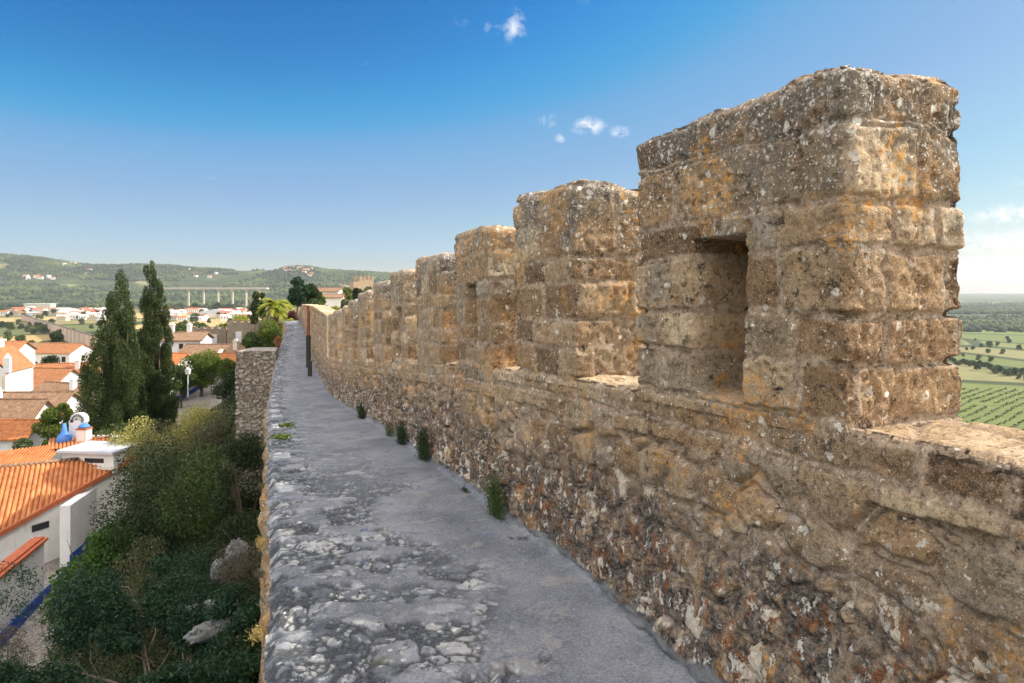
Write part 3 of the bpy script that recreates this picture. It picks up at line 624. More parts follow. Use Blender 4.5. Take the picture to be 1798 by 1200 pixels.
# ------------------------------------------------------------------ foliage
rs = np.random.RandomState(7)
def leafmat(name, c1, c2, c3=None, tr=.25):
    n = NB(name); g = n.N.new('ShaderNodeNewGeometry'); ri = g.outputs['Random Per Island']
    st = [(0, c1), (.6, c2), (1, c3 or c2)]
    c = n.ramp(ri, st); n.color(c); n.b.inputs['Roughness'].default_value = .55; n.b.inputs['Specular IOR Level'].default_value = .3
    t = n.N.new('ShaderNodeBsdfTranslucent'); n.L.new(n.mix(1, c, (1.3, 1.35, .7), 'MULTIPLY'), t.inputs[0]); mx = n.N.new('ShaderNodeMixShader'); mx.inputs[0].default_value = tr
    n.L.new(n.b.outputs[0], mx.inputs[1]); n.L.new(t.outputs[0], mx.inputs[2]); n.L.new(mx.outputs[0], n.out.inputs['Surface']); return n.m
LM = dict(
    dark=leafmat('dark_evergreen_leaves', (.010,.024,.009), (.025,.048,.016), (.065,.095,.030)),
    cyp=leafmat('cypress_foliage', (.016,.034,.010), (.042,.070,.018), (.13,.15,.04)),
    mid=leafmat('mid_green_leaves', (.03,.055,.015), (.06,.10,.025), (.12,.16,.04)),
    bright=leafmat('bright_green_leaves', (.06,.10,.015), (.12,.17,.03), (.22,.26,.05), .35),
    lime=leafmat('lime_leaves', (.16,.20,.02), (.27,.30,.03), (.38,.38,.06), .4),
    olive=leafmat('grey_olive_leaves', (.06,.07,.04), (.11,.12,.065), (.20,.20,.10)),
    pale=leafmat('pale_yellow_leaves', (.20,.20,.07), (.38,.36,.12), (.60,.52,.22), .35),
    fig=leafmat('fig_leaves', (.03,.075,.015), (.06,.13,.025), (.10,.19,.04), .35),
    fir=leafmat('fir_needles', (.010,.036,.020), (.022,.062,.030), (.04,.09,.035), .15),
    purple=leafmat('purple_leaves', (.05,.012,.018), (.10,.022,.03), (.15,.05,.04)),
    dry=leafmat('dry_straw', (.20,.15,.06), (.34,.26,.10), (.45,.33,.12)),
    rust=leafmat('rust_orange_stems', (.30,.12,.05), (.45,.20,.08), (.5,.28,.14)),
    grey=leafmat('dry_grey_twigs', (.07,.06,.045), (.13,.11,.08), (.2,.18,.13)))
M_BARK = simple('bark', (.16,.12,.085), (.07,.055,.04), 6, .95, .02)
M_TWIG = simple('bare_grey_wood', (.26,.22,.18), (.14,.11,.09), 8, .9, .01)
def leaves(C, size, rng, aspect=.55, flat=0.0, updir=None, szv=.5, fold=False):
    """one small rhombic leaf per centre"""
    n = len(C); d = rng.normal(size=(n, 3)); 
    if updir is not None: d = d * .55 + np.asarray(updir)
    d /= np.linalg.norm(d, axis=1)[:, None] + 1e-9
    e = rng.normal(size=(n, 3)); e[:, 2] *= (1 - flat); e = np.cross(d, e); e /= np.linalg.norm(e, axis=1)[:, None] + 1e-9
    s = (size * (1 + szv * (rng.rand(n) - .5) * 2))[:, None]
    a = C - d * s * .5; b = C + e * s * aspect * .5; c = C + d * s * .5; f = C - e * s * aspect * .5
    V = np.stack([a, b, c, f], 1).reshape(-1, 3); Fc = np.arange(4 * n).reshape(n, 4)
    return V, Fc
def lobes_points(lobes, n, rng, shell=.45):
    """points through ellipsoid lobes, denser towards their skins; lobes: (cx,cy,cz,rx,ry,rz)"""
    L = np.array(lobes); w = (L[:, 3] * L[:, 4] + L[:, 5] * L[:, 3]); w = w / w.sum(); k = rng.choice(len(L), n, p=w)
    d = rng.normal(size=(n, 3)); d /= np.linalg.norm(d, axis=1)[:, None]
    r = 1 - shell * rng.rand(n) ** 1.6 + rng.normal(size=n) * .05
    return L[k, :3] + d * L[k, 3:6] * r[:, None], d
def crown_lobes(R_, H, n, rng, squash=1.0, low=0.0, lob=.42):
    if low == 0.0 and lob == .42 and squash == 1.0: low = -.12
    out = []
    for i in range(n):
        a = rng.rand() * 6.283; q = math.sqrt(rng.rand()); zz = low + (1 - low) * rng.rand()
        prof = math.sin(math.pi * min(.98, .12 + .86 * zz)) ** .6
        rr = R_ * .68 * q * prof; s = R_ * lob * (.6 + .7 * rng.rand())
        out.append((math.cos(a) * rr, math.sin(a) * rr, H * (.15 + .72 * zz), s, s, s * .85 * squash))
    return out
def trunk_mesh(H, r, rng, limbs=5, lean=.0):
    m = MB(); pts = [(0, 0, -.6)] + [((rng.rand() - .5) * r * 1.5 * k + lean * k, (rng.rand() - .5) * r * 1.5 * k, H * k / 4) for k in range(1, 5)]
    m.tube(pts, [r * 1.25, r, r * .8, r * .6, r * .35], 8)
    for i in range(limbs):
        a = 6.283 * i / limbs + rng.rand(); k = 1 + int(rng.rand() * 2.9); p = Vector(pts[k]); L = H * (.25 + .25 * rng.rand())
        q = p + Vector((math.cos(a) * L * .5, math.sin(a) * L * .5, L * .45)); e = q + Vector((math.cos(a) * L * .4, math.sin(a) * L * .4, L * .5))
        m.tube([p, q, e], [r * .5, r * .32, r * .12], 6)
    return m
def shrub(name, label, cat, base, R_, H, mat, n=9000, leaf=.07, seed=1, lobes=14, group=None, trunk=False, low=0.0, lob=.42, up=None, aspect=.55, twigs=True, th=.35, shell=.5, sz=(1, 1)):
    rng = np.random.RandomState(seed); t = thing(name, base, label, cat, group)
    th_ = H * th if trunk else 0
    L = crown_lobes(R_, H - th_, lobes, rng, low=low, lob=lob); Pn, d = lobes_points(L, n, rng, shell); Pn[:, 0] *= sz[0]; Pn[:, 1] *= sz[1]; Pn[:, 2] += th_
    V, Fc = leaves(Pn, leaf, rng, aspect, updir=up)
    mesh_np('crown' if trunk else 'foliage', V, Fc, mat, t, smooth=False)
    if trunk: trunk_mesh(H * .75, max(.06, R_ * .07), rng).build('trunk', M_BARK, t, True)
    elif twigs:
        m = MB()
        for i in range(7):
            a = rng.rand() * 6.283; m.tube([(0, 0, -.4), (math.cos(a) * R_ * .25, math.sin(a) * R_ * .25, H * .35), (math.cos(a) * R_ * .6, math.sin(a) * R_ * .6, H * .75)], [.035, .025, .008], 5)
        m.build('stems', M_BARK, t, True)
    return t
def atground(px, d, dz=0.0):
    x = (px - 899) / F * d; return (x, d, gz(x, d) + dz)

# ---- shrubs on the slope under the wall: (px of centre, distance, radius, height)
SL = 'slope below the wall'
def slope(px, d, R_, top, mat, n, leaf, seed, name, label, **k):
    cat = k.pop('cat', 'shrub'); H = max(.9, (508 - top) / F * d - atground(px, d, -.25)[2]); return shrub(name, label, cat, atground(px, d, -.25), R_, H, LM[mat], n, leaf, seed, group='shrubs on the slope below the wall', **k)
slope(172, 29.5, 1.9, 880, 'fig', 9000, .17, 11, 'fig_tree', 'leafy fig shrub with broad bright leaves leaning against the white house', cat='tree', lobes=18, aspect=.8)
slope(290, 31, 3.3, 775, 'dark', 26000, .10, 12, 'evergreen_shrub', 'largest dark evergreen shrub in the middle of the shaded slope', lobes=24)
slope(372, 30, 2.5, 775, 'mid', 18000, .09, 13, 'evergreen_shrub', 'mid green shrub beside the grey rocks just left of the walkway edge', lobes=20)
slope(240, 42.5, 2.7, 728, 'pale', 20000, .11, 14, 'flowering_shrub', 'sunlit pale yellow shrub standing next to the blue domed chimney', lobes=20)
slope(345, 47, 2.6, 722, 'pale', 16000, .11, 15, 'flowering_shrub', 'pale yellow sunlit shrub in front of the blue banded wall', lobes=20)
slope(290, 39, 2.8, 748, 'olive', 16000, .10, 16, 'olive_shrub', 'grey green olive shrub half in shade between the two yellow shrubs', lobes=20)
slope(395, 42, 2.6, 728, 'olive', 14000, .10, 17, 'olive_shrub', 'dull olive shrub at the foot of the square stone buttress', lobes=18)
slope(250, 22.5, 1.8, 935, 'olive', 13000, .075, 18, 'broom_shrub', 'pale upright broom shrub low on the shaded slope above the conifer', lobes=16, up=(0, 0, 1.0), aspect=.3)
slope(330, 23.5, 1.8, 965, 'fir', 15000, .08, 19, 'conifer_shrub', 'blue green young conifer shrub low in the deep shade', lobes=18, aspect=.3)
slope(205, 24.5, 1.4, 1010, 'dark', 9000, .09, 20, 'evergreen_shrub', 'small dark shrub growing at the edge of the cobbled street', lobes=14)
slope(425, 21, 1.2, 950, 'grey', 8000, .07, 21, 'dry_shrub', 'dry brownish twiggy shrub against the wall above the long rock', lobes=12, aspect=.25)
slope(440, 33, 2.0, 800, 'dark', 12000, .09, 22, 'evergreen_shrub', 'dark shrub tucked under the walkway edge near the buttress', lobes=16)
slope(205, 46, 1.8, 715, 'mid', 7000, .11, 23, 'garden_shrub', 'green garden shrub behind the chimneys at the foot of the cypresses', lobes=12)
slope(405, 63, 1.9, 655, 'dark', 7000, .12, 24, 'garden_shrub', 'round dark green shrub beside the street left of the buttress', lobes=12)
slope(120, 25.5, .9, 1010, 'mid', 4000, .07, 25, 'garden_shrub', 'low green shrub at the cobbled street edge below the house', lobes=8)
slope(12, 26.5, 1.1, 1090, 'grey', 4500, .06, 26, 'dry_shrub', 'dry tufted shrub at the foot of the blue band by the picture edge', lobes=8)
slope(345, 20.5, 1.2, 1000, 'fir', 9000, .07, 27, 'conifer_shrub', 'small dark conifer shrub left of the long tilted rock slab', lobes=12, aspect=.3)
slope(425, 15.5, .9, 1120, 'dark', 7000, .06, 28, 'evergreen_shrub', 'dark shrub in the darkest corner at the bottom beside the wall', lobes=10)
slope(430, 24.5, 1.2, 905, 'dark', 8000, .07, 29, 'evergreen_shrub', 'dark shrub between the highest rock and the wall foot', lobes=12)
slope(432, 27.2, 1.5, 752, 'dark', 14000, .08, 30, 'evergreen_shrub', 'dark shrub covering the foot of the square stone buttress', lobes=16)
# big conifer with bare grey branches at the bottom
def conifer():
    base = np.array(atground(300, 16.5, .3)); t = thing('fallen_conifer', base, 'dark conifer with bare grey forked branches spreading over the cobbled street', 'conifer tree')
    rng = np.random.RandomState(33); m = MB(); C = []; D = []
    def branch(p, q, r, depth):
        p = Vector(p); q = Vector(q); mid = (p + q) / 2 + Vector(rng.normal(size=3)) * (q - p).length * .08
        m.tube([p, mid, q], [r, r * .75, r * .45], 6)
        L = (q - p).length
        if depth > 0:
            for k in range(5 if depth == 2 else 6):
                s = .3 + .7 * rng.rand(); o = p.lerp(q, s); d = (q - p).normalized(); sd = d.cross(Vector((0, 0, 1))) * (1 if rng.rand() > .5 else -1)
                e = o + (d * .75 + sd * (.4 + .5 * rng.rand()) + Vector((0, 0, .1 + .3 * rng.rand()))) * L * (.32 + .25 * rng.rand()); branch(o, e, r * .45, depth - 1)
        else:
            nn = 420; s = rng.rand(nn) ** .7
            for a in s: C.append(np.array(p.lerp(q, .25 + .85 * a)) + rng.normal(size=3) * np.array([.13, .13, .06]) * (L + .3)); D.append(np.array((q - p).normalized()))
    org = Vector((0, 0, 0))
    for tgt in [(-4.2, -1.8, .7), (-3.2, .2, 1.0), (-2.2, -2.2, 1.1), (-1.2, .9, 1.5), (.4, 1.3, 1.7), (1.5, .3, 1.5), (1.2, -1.6, 1.3), (-.6, -2.6, 1.2), (-1.8, 1.8, 1.5), (1.9, -1.0, 1.2)]:
        branch(org, tgt, .05, 2)
    C = np.array(C); D = np.array(D); V, Fc = leaves(C, .10, rng, .28, updir=None)
    mesh_np('foliage', V, Fc, LM['fir'], t, smooth=False); m.build('branches', M_TWIG, t, True)
conifer()
# undergrowth over the whole slope
def undergrowth():
    rng = np.random.RandomState(41); n = 170000; y = 9 + 50 * rng.rand(n) ** 1.1; tst = np.maximum((XL(y) - stx(y)) * .94 - 2.6, 3)
    t = .2 + (tst + .1) * rng.rand(n); x = XL(y) - t / .94; keep = fbm(x * .8, y * .8, 42, 3) > -.20; x = x[keep]; y = y[keep]; z = terr(x, y) + .62 * rng.rand(len(x)) ** 1.3 * (1.3 + 2 * fbm(x * .6, y * .6, 43, 3))
    V, Fc = leaves(np.stack([x, y, z], -1), .11, rng, .35, updir=(0, 0, .5)); o = mesh_np('undergrowth', V, Fc, LM['dark'], None, smooth=False); o['kind'] = 'stuff'; o['label'] = 'tangled green undergrowth covering the slope below the wall'
undergrowth()
# rocks
M_ROCK = None
def mat_rock():
    n = NB('grey_limestone_rock'); c = n.ramp(n.noise(3, 8, .75), [(.38, (.12,.125,.13)), (.5, (.26,.27,.28)), (.62, (.42,.43,.43))]); c = n.mix(n.rng(n.noise(9, 7, .7), .55, .65), c, (.10,.11,.08)); n.color(c)
    n.bump(n.noise(7, 8, .75), 1, .08); return n.m
M_ROCK = mat_rock()
def rock(px, py, d, dims, rz, tilt, seed, label):
    p = P(px, py, d); base = np.array([p[0], p[1], p[2] - dims[2] * .4]); t = 1
    th, ph = np.meshgrid(np.linspace(0, 2 * math.pi, 60)[:-1], np.linspace(0, math.pi, 34), indexing='ij')
    d3 = np.stack([np.cos(th) * np.sin(ph), np.sin(th) * np.sin(ph), np.cos(ph)], -1)
    r = 1 + .55 * fbm(d3[..., 0] * 1.6 + seed, d3[..., 1] * 1.6 + d3[..., 2] * 1.3, seed, 5, .6) * 2 * .5; r = np.round(r * 6) / 6 * .8 + r * .2
    r = r + .22 * fbm(d3[..., 0] * 9 + seed, d3[..., 1] * 9 + d3[..., 2] * 7, seed + 1, 4, .6); V = d3 * r[..., None] * np.array(dims)[None, None] / 2; o = mesh_np('rock', V.reshape(-1, 3), grid_faces(59, 34, True), M_ROCK); o.location = base; o.rotation_euler = (tilt, 0, rz)
    tagp(o, label, 'rock', 'rocks on the slope below the wall'); return o
rock(418, 955, 22.5, (.8, .9, .9), .3, .1, 61, 'upright grey rock highest up the slope beside the walkway edge')
rock(385, 985, 22.0, (.5, .6, .8), .9, .2, 62, 'narrow grey rock left of the highest rock on the slope')
rock(362, 1060, 18.5, (1.9, .5, .55), .75, .3, 63, 'long tilted pale rock slab on the shaded slope')
rock(392, 1090, 17.5, (1.8, .5, .5), .65, .3, 64, 'second long pale rock slab just below the other slab')
rock(335, 1080, 19.0, (.9, .6, .5), .6, .2, 65, 'small pale rock at the left end of the long slab')

# cypresses
def cypress(px, d, pytop, wpx, label, seed, n=42000, spires=()):
    x = (px - 899) / F * d; z0 = gz(x, d) - .3; H = (508 - pytop) / F * d - z0; Rr = wpx / F * d / 2
    t = thing('cypress_tree', (x, d, z0), label, 'cypress', 'pair of tall cypresses'); rng = np.random.RandomState(seed); L = []
    for (ox, oy, hh, rr) in spires:
        nn = int(30 * hh)
        for k in range(nn):
            f = (k + .5) / nn; pr = (min(1, (f + .03) / .10) ** .5 * (1 - f) ** .55 + .05); a = rng.rand() * 6.283
            q = rr * pr * .70; s = rr * (.24 + .14 * rng.rand()) * (.35 + .75 * pr)
            L.append((ox * Rr + math.cos(a) * q * Rr, oy * Rr + math.sin(a) * q * Rr, H * (.05 + .95 * hh * f), s * Rr, s * Rr, s * Rr * 2.1))
    Pn, dd = lobes_points(L, n, rng, .5); V, Fc = leaves(Pn, .105, rng, .55, updir=(0, 0, 1.1)); mesh_np('crown', V, Fc, LM['cyp'], t, smooth=False)
    m = MB()
    for k in range(6):
        a = k * 1.05; m.tube([(math.cos(a) * .15, math.sin(a) * .15, -.3), (math.cos(a) * Rr * .3, math.sin(a) * Rr * .3, H * .3), (math.cos(a) * Rr * .3, math.sin(a) * Rr * .3, H * .7)], [.16, .1, .03], 6)
    m.build('trunk', M_BARK, t, True)
cypress(205, 53, 484, 128, 'broader left cypress with a dark blunt tip', 71, 190000, spires=((.05, 0, 1.0, .72), (-.2, .1, .86, .66), (.28, -.1, .80, .62), (-.25, -.3, .68, .8), (.35, -.3, .62, .62), (0, .3, .9, .7)))
cypress(267, 58, 460, 82, 'taller slimmer right cypress with several upright spires', 72, 150000, spires=((-.10, 0, 1.0, .80), (.22, -.1, .95, .66), (.45, 0, .80, .66), (-.30, .1, .80, .7), (.05, -.3, .7, .75), (.1, .3, .9, .7)))

# ------------------------------------------------------------------ houses
def mat_lime():
    n = NB('whitewash'); c = n.mix(n.rng(n.noise(1.0, 7, .65), .4, .68), (.80,.79,.77), (.69,.68,.655)); st = n.noise(2.2, 7, .7, co=n.scaled((1.5, 1.5, .22)))
    c = n.mix(n.rng(st, .56, .70, 0, .55), c, (.50,.48,.44)); c = n.mix(n.rng(n.noise(14, 5, .7), .62, .70, 0, .4), c, (.45,.42,.38)); n.color(c); n.bump(n.noise(6, 6), .4, .02); return n.m
M_WHITE = mat_lime()
M_CREAM = simple('cream_render', (.66,.60,.50), (.56,.50,.41), 1.5, .9, .01)
M_STONEW = simple('brown_stone_wall', (.30,.25,.19), (.17,.14,.11), 3, .95, .03)
M_BLUE = simple('cobalt_blue_paint', (.015,.055,.32), (.02,.08,.38), 3, .6)
M_BLUEL = simple('sky_blue_paint', (.07,.21,.60), (.10,.26,.66), 3, .6)
M_DARK = simple('dark_window_glass', (.02,.022,.028), (.035,.04,.05), 2, .15)
M_LGREY = simple('pale_shutter', (.60,.63,.70), (.52,.54,.60), 2, .7)
M_RUST = simple('rusty_brown_metal', (.30,.095,.04), (.16,.06,.035), 14, .7, .002)
M_BLACKM = simple('black_metal', (.03,.028,.028), (.05,.04,.035), 12, .6)
def mat_tile(name, cols, sc_=1.0):
    n = NB(name); c = n.ramp(n.noise(3.5 * sc_, 7, .7), [(.3, cols[0]), (.5, cols[1]), (.7, cols[2])])
    f = n.sep(n.voro(4.2, out='Color', co=n.scaled((1, .6, 1)))); c = n.mix(n.math('MULTIPLY', f[0], .5), c, n.mix(1, c, (.6,.55,.5), 'MULTIPLY'))
    n.color(c); w = n.N.new('ShaderNodeTexWave'); w.inputs['Scale'].default_value = 1.5; w.bands_direction = 'X'; n.L.new(n.co, w.inputs['Vector'])
    n.bump(w.outputs[1], 1.0, .06); return n.m
M_TILE = mat_tile('orange_clay_tiles', [(.40,.13,.05), (.54,.20,.075), (.62,.30,.13)])
M_TILEB = mat_tile('browned_old_tiles', [(.20,.115,.07), (.31,.195,.125), (.40,.28,.18)])
M_TILEO = mat_tile('warm_orange_tiles', [(.34,.13,.06), (.43,.19,.085), (.48,.26,.14)])
M_TILER = simple('new_red_tile', (.50,.15,.07), (.40,.11,.05), 5, .85)
def gable(m, w, l, h, rh, oh=.35, th=.14):
    """gable roof slabs, ridge along x; bottom of eaves at height h"""
    W = w / 2 + oh; L = l / 2 + oh; z0 = h - oh * rh / (l / 2)
    for s in (-1, 1):
        a = [(-W, s * L, z0), (W, s * L, z0), (W, 0, h + rh), (-W, 0, h + rh)]; b = [(p[0], p[1], p[2] + th) for p in a]
        if s > 0: a = a[::-1]; b = b[::-1]
        m.poly(b); m.poly(a[::-1])
        for k in range(4): m.poly([a[k], a[(k + 1) % 4], b[(k + 1) % 4], b[k]])
    m.tube([(-W, 0, h + rh + th), (W, 0, h + rh + th)], .09, 6)
def house(label, loc, w, l, h, rh, rz, wm, rm, wins=(), chim=(), group=None, name='house', cat='house', deep=3.0, shutter=False, door=None):
    t = thing(name, loc, label, cat, group, rz)
    m = MB(); m.box((0, 0, (h - deep) / 2), (w, l, h + deep))
    for s in (-1, 1):                                    # gable ends
        m.poly([(s * w / 2, -l / 2, h), (s * w / 2, l / 2, h), (s * w / 2, 0, h + rh)] if s > 0 else [(s * w / 2, l / 2, h), (s * w / 2, -l / 2, h), (s * w / 2, 0, h + rh)])
    m.build('wall', wm, t)
    r = MB(); gable(r, w, l, h, rh); ro = r.build('roof', rm, t)
    for (cx, cy) in chim:
        c = MB(); zz = h + rh * (1 - abs(cy) / (l / 2)); c.box((cx, cy, zz + .45), (.55, .55, 1.3)); c.box((cx, cy, zz + 1.14), (.7, .7, .1)); c.box((cx, cy, zz + 1.3), (.4, .4, .24)); c.build('chimney', wm, ro)
    for (face, a, z, ww, wh) in wins:
        f = MB(); p = MB()
        if face in 'fb':
            s = -1 if face == 'f' else 1; y = s * (l / 2)
            f.box((a, y + s * .02, z), (ww + .24, .10, wh + .24)); p.box((a, y + s * .055, z), (ww, .07, wh))
        else:
            s = -1 if face == 'l' else 1; x = s * (w / 2)
            f.box((x + s * .02, a, z), (.10, ww + .24, wh + .24)); p.box((x + s * .055, a, z), (.07, ww, wh))
        fo = f.build('window', M_WHITE if wm is not M_WHITE else M_CREAM, t); p.build('pane', M_LGREY if shutter else M_DARK, fo)
    return t

# the house with the blue band beside the street
def tile_slab(name, p00, p10, p01, nx, parent, mat, org, pitch=.235, clip=None):
    """corrugated clay-tile surface spanned by two edges from p00: along p10 (across the tiles) and p01 (down the slope)"""
    p00, p10, p01 = map(np.array, (p00, p10, p01)); U = p10 - p00; Vv = p01 - p00; lu = np.linalg.norm(U); lv = np.linalg.norm(Vv)
    nn = np.cross(U, Vv); nn = nn / np.linalg.norm(nn); nn = nn * np.sign(nn[2])
    nu = int(lu / pitch * 10) + 1; nv = int(lv / .085) + 1; u = np.linspace(0, 1, nu); v = np.linspace(0, 1, nv); ug, vg = np.meshgrid(u, v, indexing='ij')
    col = ug * lu / pitch; ph = col * 2 * math.pi; h = .11 * np.abs(np.cos(ph / 2)) ** .9 + .02 * ((vg * lv / .40 + .5 * (np.floor(col) % 2)) % 1.0) + .016 * fbm(np.floor(col) * 3.1, vg * lv / .4, 55, 2)
    V = p00 + ug[..., None] * U + vg[..., None] * Vv + nn * h[..., None] - np.array(org)
    gf = grid_faces(nu, nv)
    if clip is not None: W_ = V.reshape(-1, 3) + np.array(org); gf = gf[clip(W_[gf].mean(1))]
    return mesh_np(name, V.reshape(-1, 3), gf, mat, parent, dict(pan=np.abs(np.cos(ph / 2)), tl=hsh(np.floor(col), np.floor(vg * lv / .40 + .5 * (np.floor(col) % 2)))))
def mat_clay():
    n = NB('mottled_clay_tile'); c = n.ramp(n.noise(1.3, 8, .75), [(.3, (.36,.12,.045)), (.48, (.55,.20,.075)), (.62, (.62,.27,.11)), (.75, (.50,.30,.17))])  # mottled orange of the clay itself, varied by noise
    c = n.mix(n.rng(n.noise(14, 5, .7), .55, .7, 0, .6), c, (.20,.10,.06)); c = n.mix(n.math('MULTIPLY', n.attr('tl'), .55), c, n.mix(1, c, (.62,.5,.42), 'MULTIPLY')); c = n.mix(n.rng(n.attr('pan'), .15, .5, .75, 0), c, (.16,.06,.03)); n.color(c); n.bump(n.noise(20, 5), .4, .01); return n.m  # grooves between tiles darkened in colour, as dirt and in place of shade
M_CLAY = mat_clay()
def blue_house():
    A = np.array([-21.9, 27.5, -11.3]); B = np.array([-24.5, 41.0, -11.2])       # eaves line
    org = np.array([-25, 35, -15.2]); t = thing('white_house', org, 'white house with corrugated orange tile roof and cobalt blue band along its foot', 'house')
    al = (B - A) / np.linalg.norm(B - A); al[2] = 0; inn = np.array([-al[1], al[0], 0])            # away from the street
    def q(p): return tuple(np.array(p) - org)
    ang = math.atan2(al[1], al[0])
    Q1 = np.array([-25.8, 40.0]); sd = np.array([.47, -.883]); rd = np.array([.883, .47]); ZR, SL_ = -9.9, .45      # ridge point, down-slope and ridge directions
    def roofz(p): return ZR - SL_ * float((np.array(p[:2]) - Q1) @ sd)
    L0, L1 = np.array([-28.0, 28.5]), np.array([-22.3, 41.5]); ld = (L1 - L0) / np.linalg.norm(L1 - L0)                # line of the street front
    def inside(c): return (c[..., 0] - L0[0]) * ld[1] - (c[..., 1] - L0[1]) * ld[0] < 0
    def P3(p, z): return np.array([p[0], p[1], z])
    a0 = Q1 - rd * 9.5; a1 = Q1 + rd * 5.0; dn = 9.0
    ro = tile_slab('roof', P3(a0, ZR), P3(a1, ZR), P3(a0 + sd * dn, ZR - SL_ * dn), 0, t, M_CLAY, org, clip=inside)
    mm = MB(); mm.tube([q(P3(a0, ZR + .08)), q(P3(Q1 + rd * 2.2, ZR + .08))], .13, 8); mm.build('ridge_cap', M_TILEB, ro, True)
    # street wall under the verge, with its tiled edge
    m = MB(); ps = [L0 + (L1 - L0) * k / 6 for k in range(7)]; off = np.array([-ld[1], ld[0]]) * .25
    for k in range(6):
        A_, B_ = ps[k] + off, ps[k + 1] + off; m.poly([q(P3(A_, -16)), q(P3(B_, -16)), q(P3(B_, roofz(B_) - .08)), q(P3(A_, roofz(A_) - .08))])
    E_ = L0 + off; G_ = E_ + np.array([-9, -1.5]); m.poly([q(P3(G_, -16)), q(P3(E_, -16)), q(P3(E_, roofz(E_) - .1)), q(P3(G_, roofz(G_) - .1))])
    m.build('wall', M_WHITE, t)
    e = MB(); 
    for k in range(6):
        A_, B_ = ps[k], ps[k + 1]; nn_ = off * 1.6
        e.poly([q(P3(A_, roofz(A_) + .10)), q(P3(A_ + nn_, roofz(A_) + .10)), q(P3(B_ + nn_, roofz(B_) + .10)), q(P3(B_, roofz(B_) + .10))][::-1]); e.poly([q(P3(A_, roofz(A_) - .14)), q(P3(B_, roofz(B_) - .14)), q(P3(B_, roofz(B_) + .10)), q(P3(A_, roofz(A_) + .10))])
        e.poly([q(P3(A_, roofz(A_) - .14)), q(P3(A_ + nn_, roofz(A_) - .14)), q(P3(B_ + nn_, roofz(B_) - .14)), q(P3(B_, roofz(B_) - .14))])
    e.build('verge', M_TILER, t)
    A = P3(L0, -12); B = P3(L1, -12)
    # lower yard wall with tiled coping along the street
    y0 = np.array([-20.6, 25.5]); y1 = np.array([-22.5, 33.7]); dd = y1 - y0; Ly = np.linalg.norm(dd); an = math.atan2(dd[1], dd[0]); cc = (y0 + y1) / 2
    g = MB(); g.box(q((cc[0] - .2, cc[1], -13.8)), (Ly, .35, 3.4), an); g.build('yard_wall', M_WHITE, t)
    g = MB(); g.box(q((cc[0] - .25, cc[1], -12.05)), (Ly + .1, .75, .12), an); g.box(q((cc[0] - .25, cc[1], -11.96)), (Ly, .4, .10), an); g.build('coping', M_TILER, t)
    # blue band, as real paint thickness standing 15 mm proud
    pts = [(-20.35, 25.5), (-22.85, 36.2), (-23.7, 41.0)]
    for k in range(2):
        a = np.array(pts[k]); b = np.array(pts[k + 1]); dv = b - a; an = math.atan2(dv[1], dv[0]); c2 = (a + b) / 2; zc = (stz(a[1]) + stz(b[1])) / 2 + .1
        g = MB(); g.box(q((c2[0] + .02, c2[1], zc + .02)), (np.linalg.norm(dv), .06, .95), an); g.build('blue_band', M_BLUE, t)
        if k == 1:
            g = MB(); g.box(q((c2[0] - .25, c2[1], -13.2)), (np.linalg.norm(dv), .5, 4.0), an); g.build('wall', M_WHITE, t)
    g = MB(); p = L0 + (L1 - L0) * .62 + off * .95; g.box(q((p[0], p[1], roofz(p) - .95)), (.85, .12, .34), math.atan2(ld[1], ld[0])); w = g.build('window', M_DARK, t)
    # attic box with strip window
    D0 = P(116, 815, 40.6); D1 = P(205, 812, 40.2); dv = D1 - D0; Ld = np.linalg.norm(dv[:2]); an = math.atan2(dv[1], dv[0]); cm = (D0 + D1) / 2
    g = MB(); g.box(q((cm[0], cm[1] + 1.0, cm[2] + .05)), (Ld, 2.2, 1.15), an); dm = g.build('attic_box', M_WHITE, t)
    g = MB(); g.box(q((cm[0], cm[1] + .9, cm[2] + .70)), (Ld + .3, 2.6, .14), an); g.build('attic_roof', M_LGREY, dm)
    for (f, ww) in ((-.30, .5), (.08, 1.2)):
        g = MB(); g.box(q((cm[0] + f * Ld, cm[1] - .10, cm[2] + .18)), (ww, .12, .26), an); g.build('window', M_DARK, dm)
    g = MB(); g.box(q((cm[0], cm[1] - .16, cm[2] - .22)), (Ld + .1, .3, .12), an); g.build('sill', M_CREAM, dm)
    # upper roof behind
    u0 = P(20, 792, 41.5); u1 = P(100, 782, 44.5); l0 = P(-20, 826, 38.0)
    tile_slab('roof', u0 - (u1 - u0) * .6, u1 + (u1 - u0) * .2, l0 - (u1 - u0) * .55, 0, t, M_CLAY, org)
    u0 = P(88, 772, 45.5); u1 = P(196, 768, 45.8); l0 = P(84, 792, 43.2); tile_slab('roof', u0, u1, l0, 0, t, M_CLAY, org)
    g = MB(); cb = (u0 + u1) / 2; g.box(q((cb[0], cb[1] + 1.0, cb[2] - 1.6)), (4.2, 2.0, 2.8), .05); g.build('wall', M_WHITE, t)
    # chimneys
    c1 = P(128, 752, 45.0); g = MB(); g.box(q((c1[0] - .1, c1[1] + .7, c1[2] - .3)), (.9, .5, 1.4)); 
    for k in range(9):
        a = math.pi * k / 8; g.box(q((c1[0] + .0 + math.cos(a) * .36, c1[1] + .7, c1[2] + .38 + math.sin(a) * .36)), (.22, .5, .22))
    g.build('chimney', M_WHITE, t)
    g = MB(); g.tube([q((c1[0] - .55, c1[1], c1[2] - .95)), q((c1[0] - .55, c1[1], c1[2] - .55)), q((c1[0] - .55, c1[1], c1[2] - .2)), q((c1[0] - .55, c1[1], c1[2] + .3))], [.52, .42, .16, .10], 14); g.build('blue_cap', M_BLUEL, t, True)
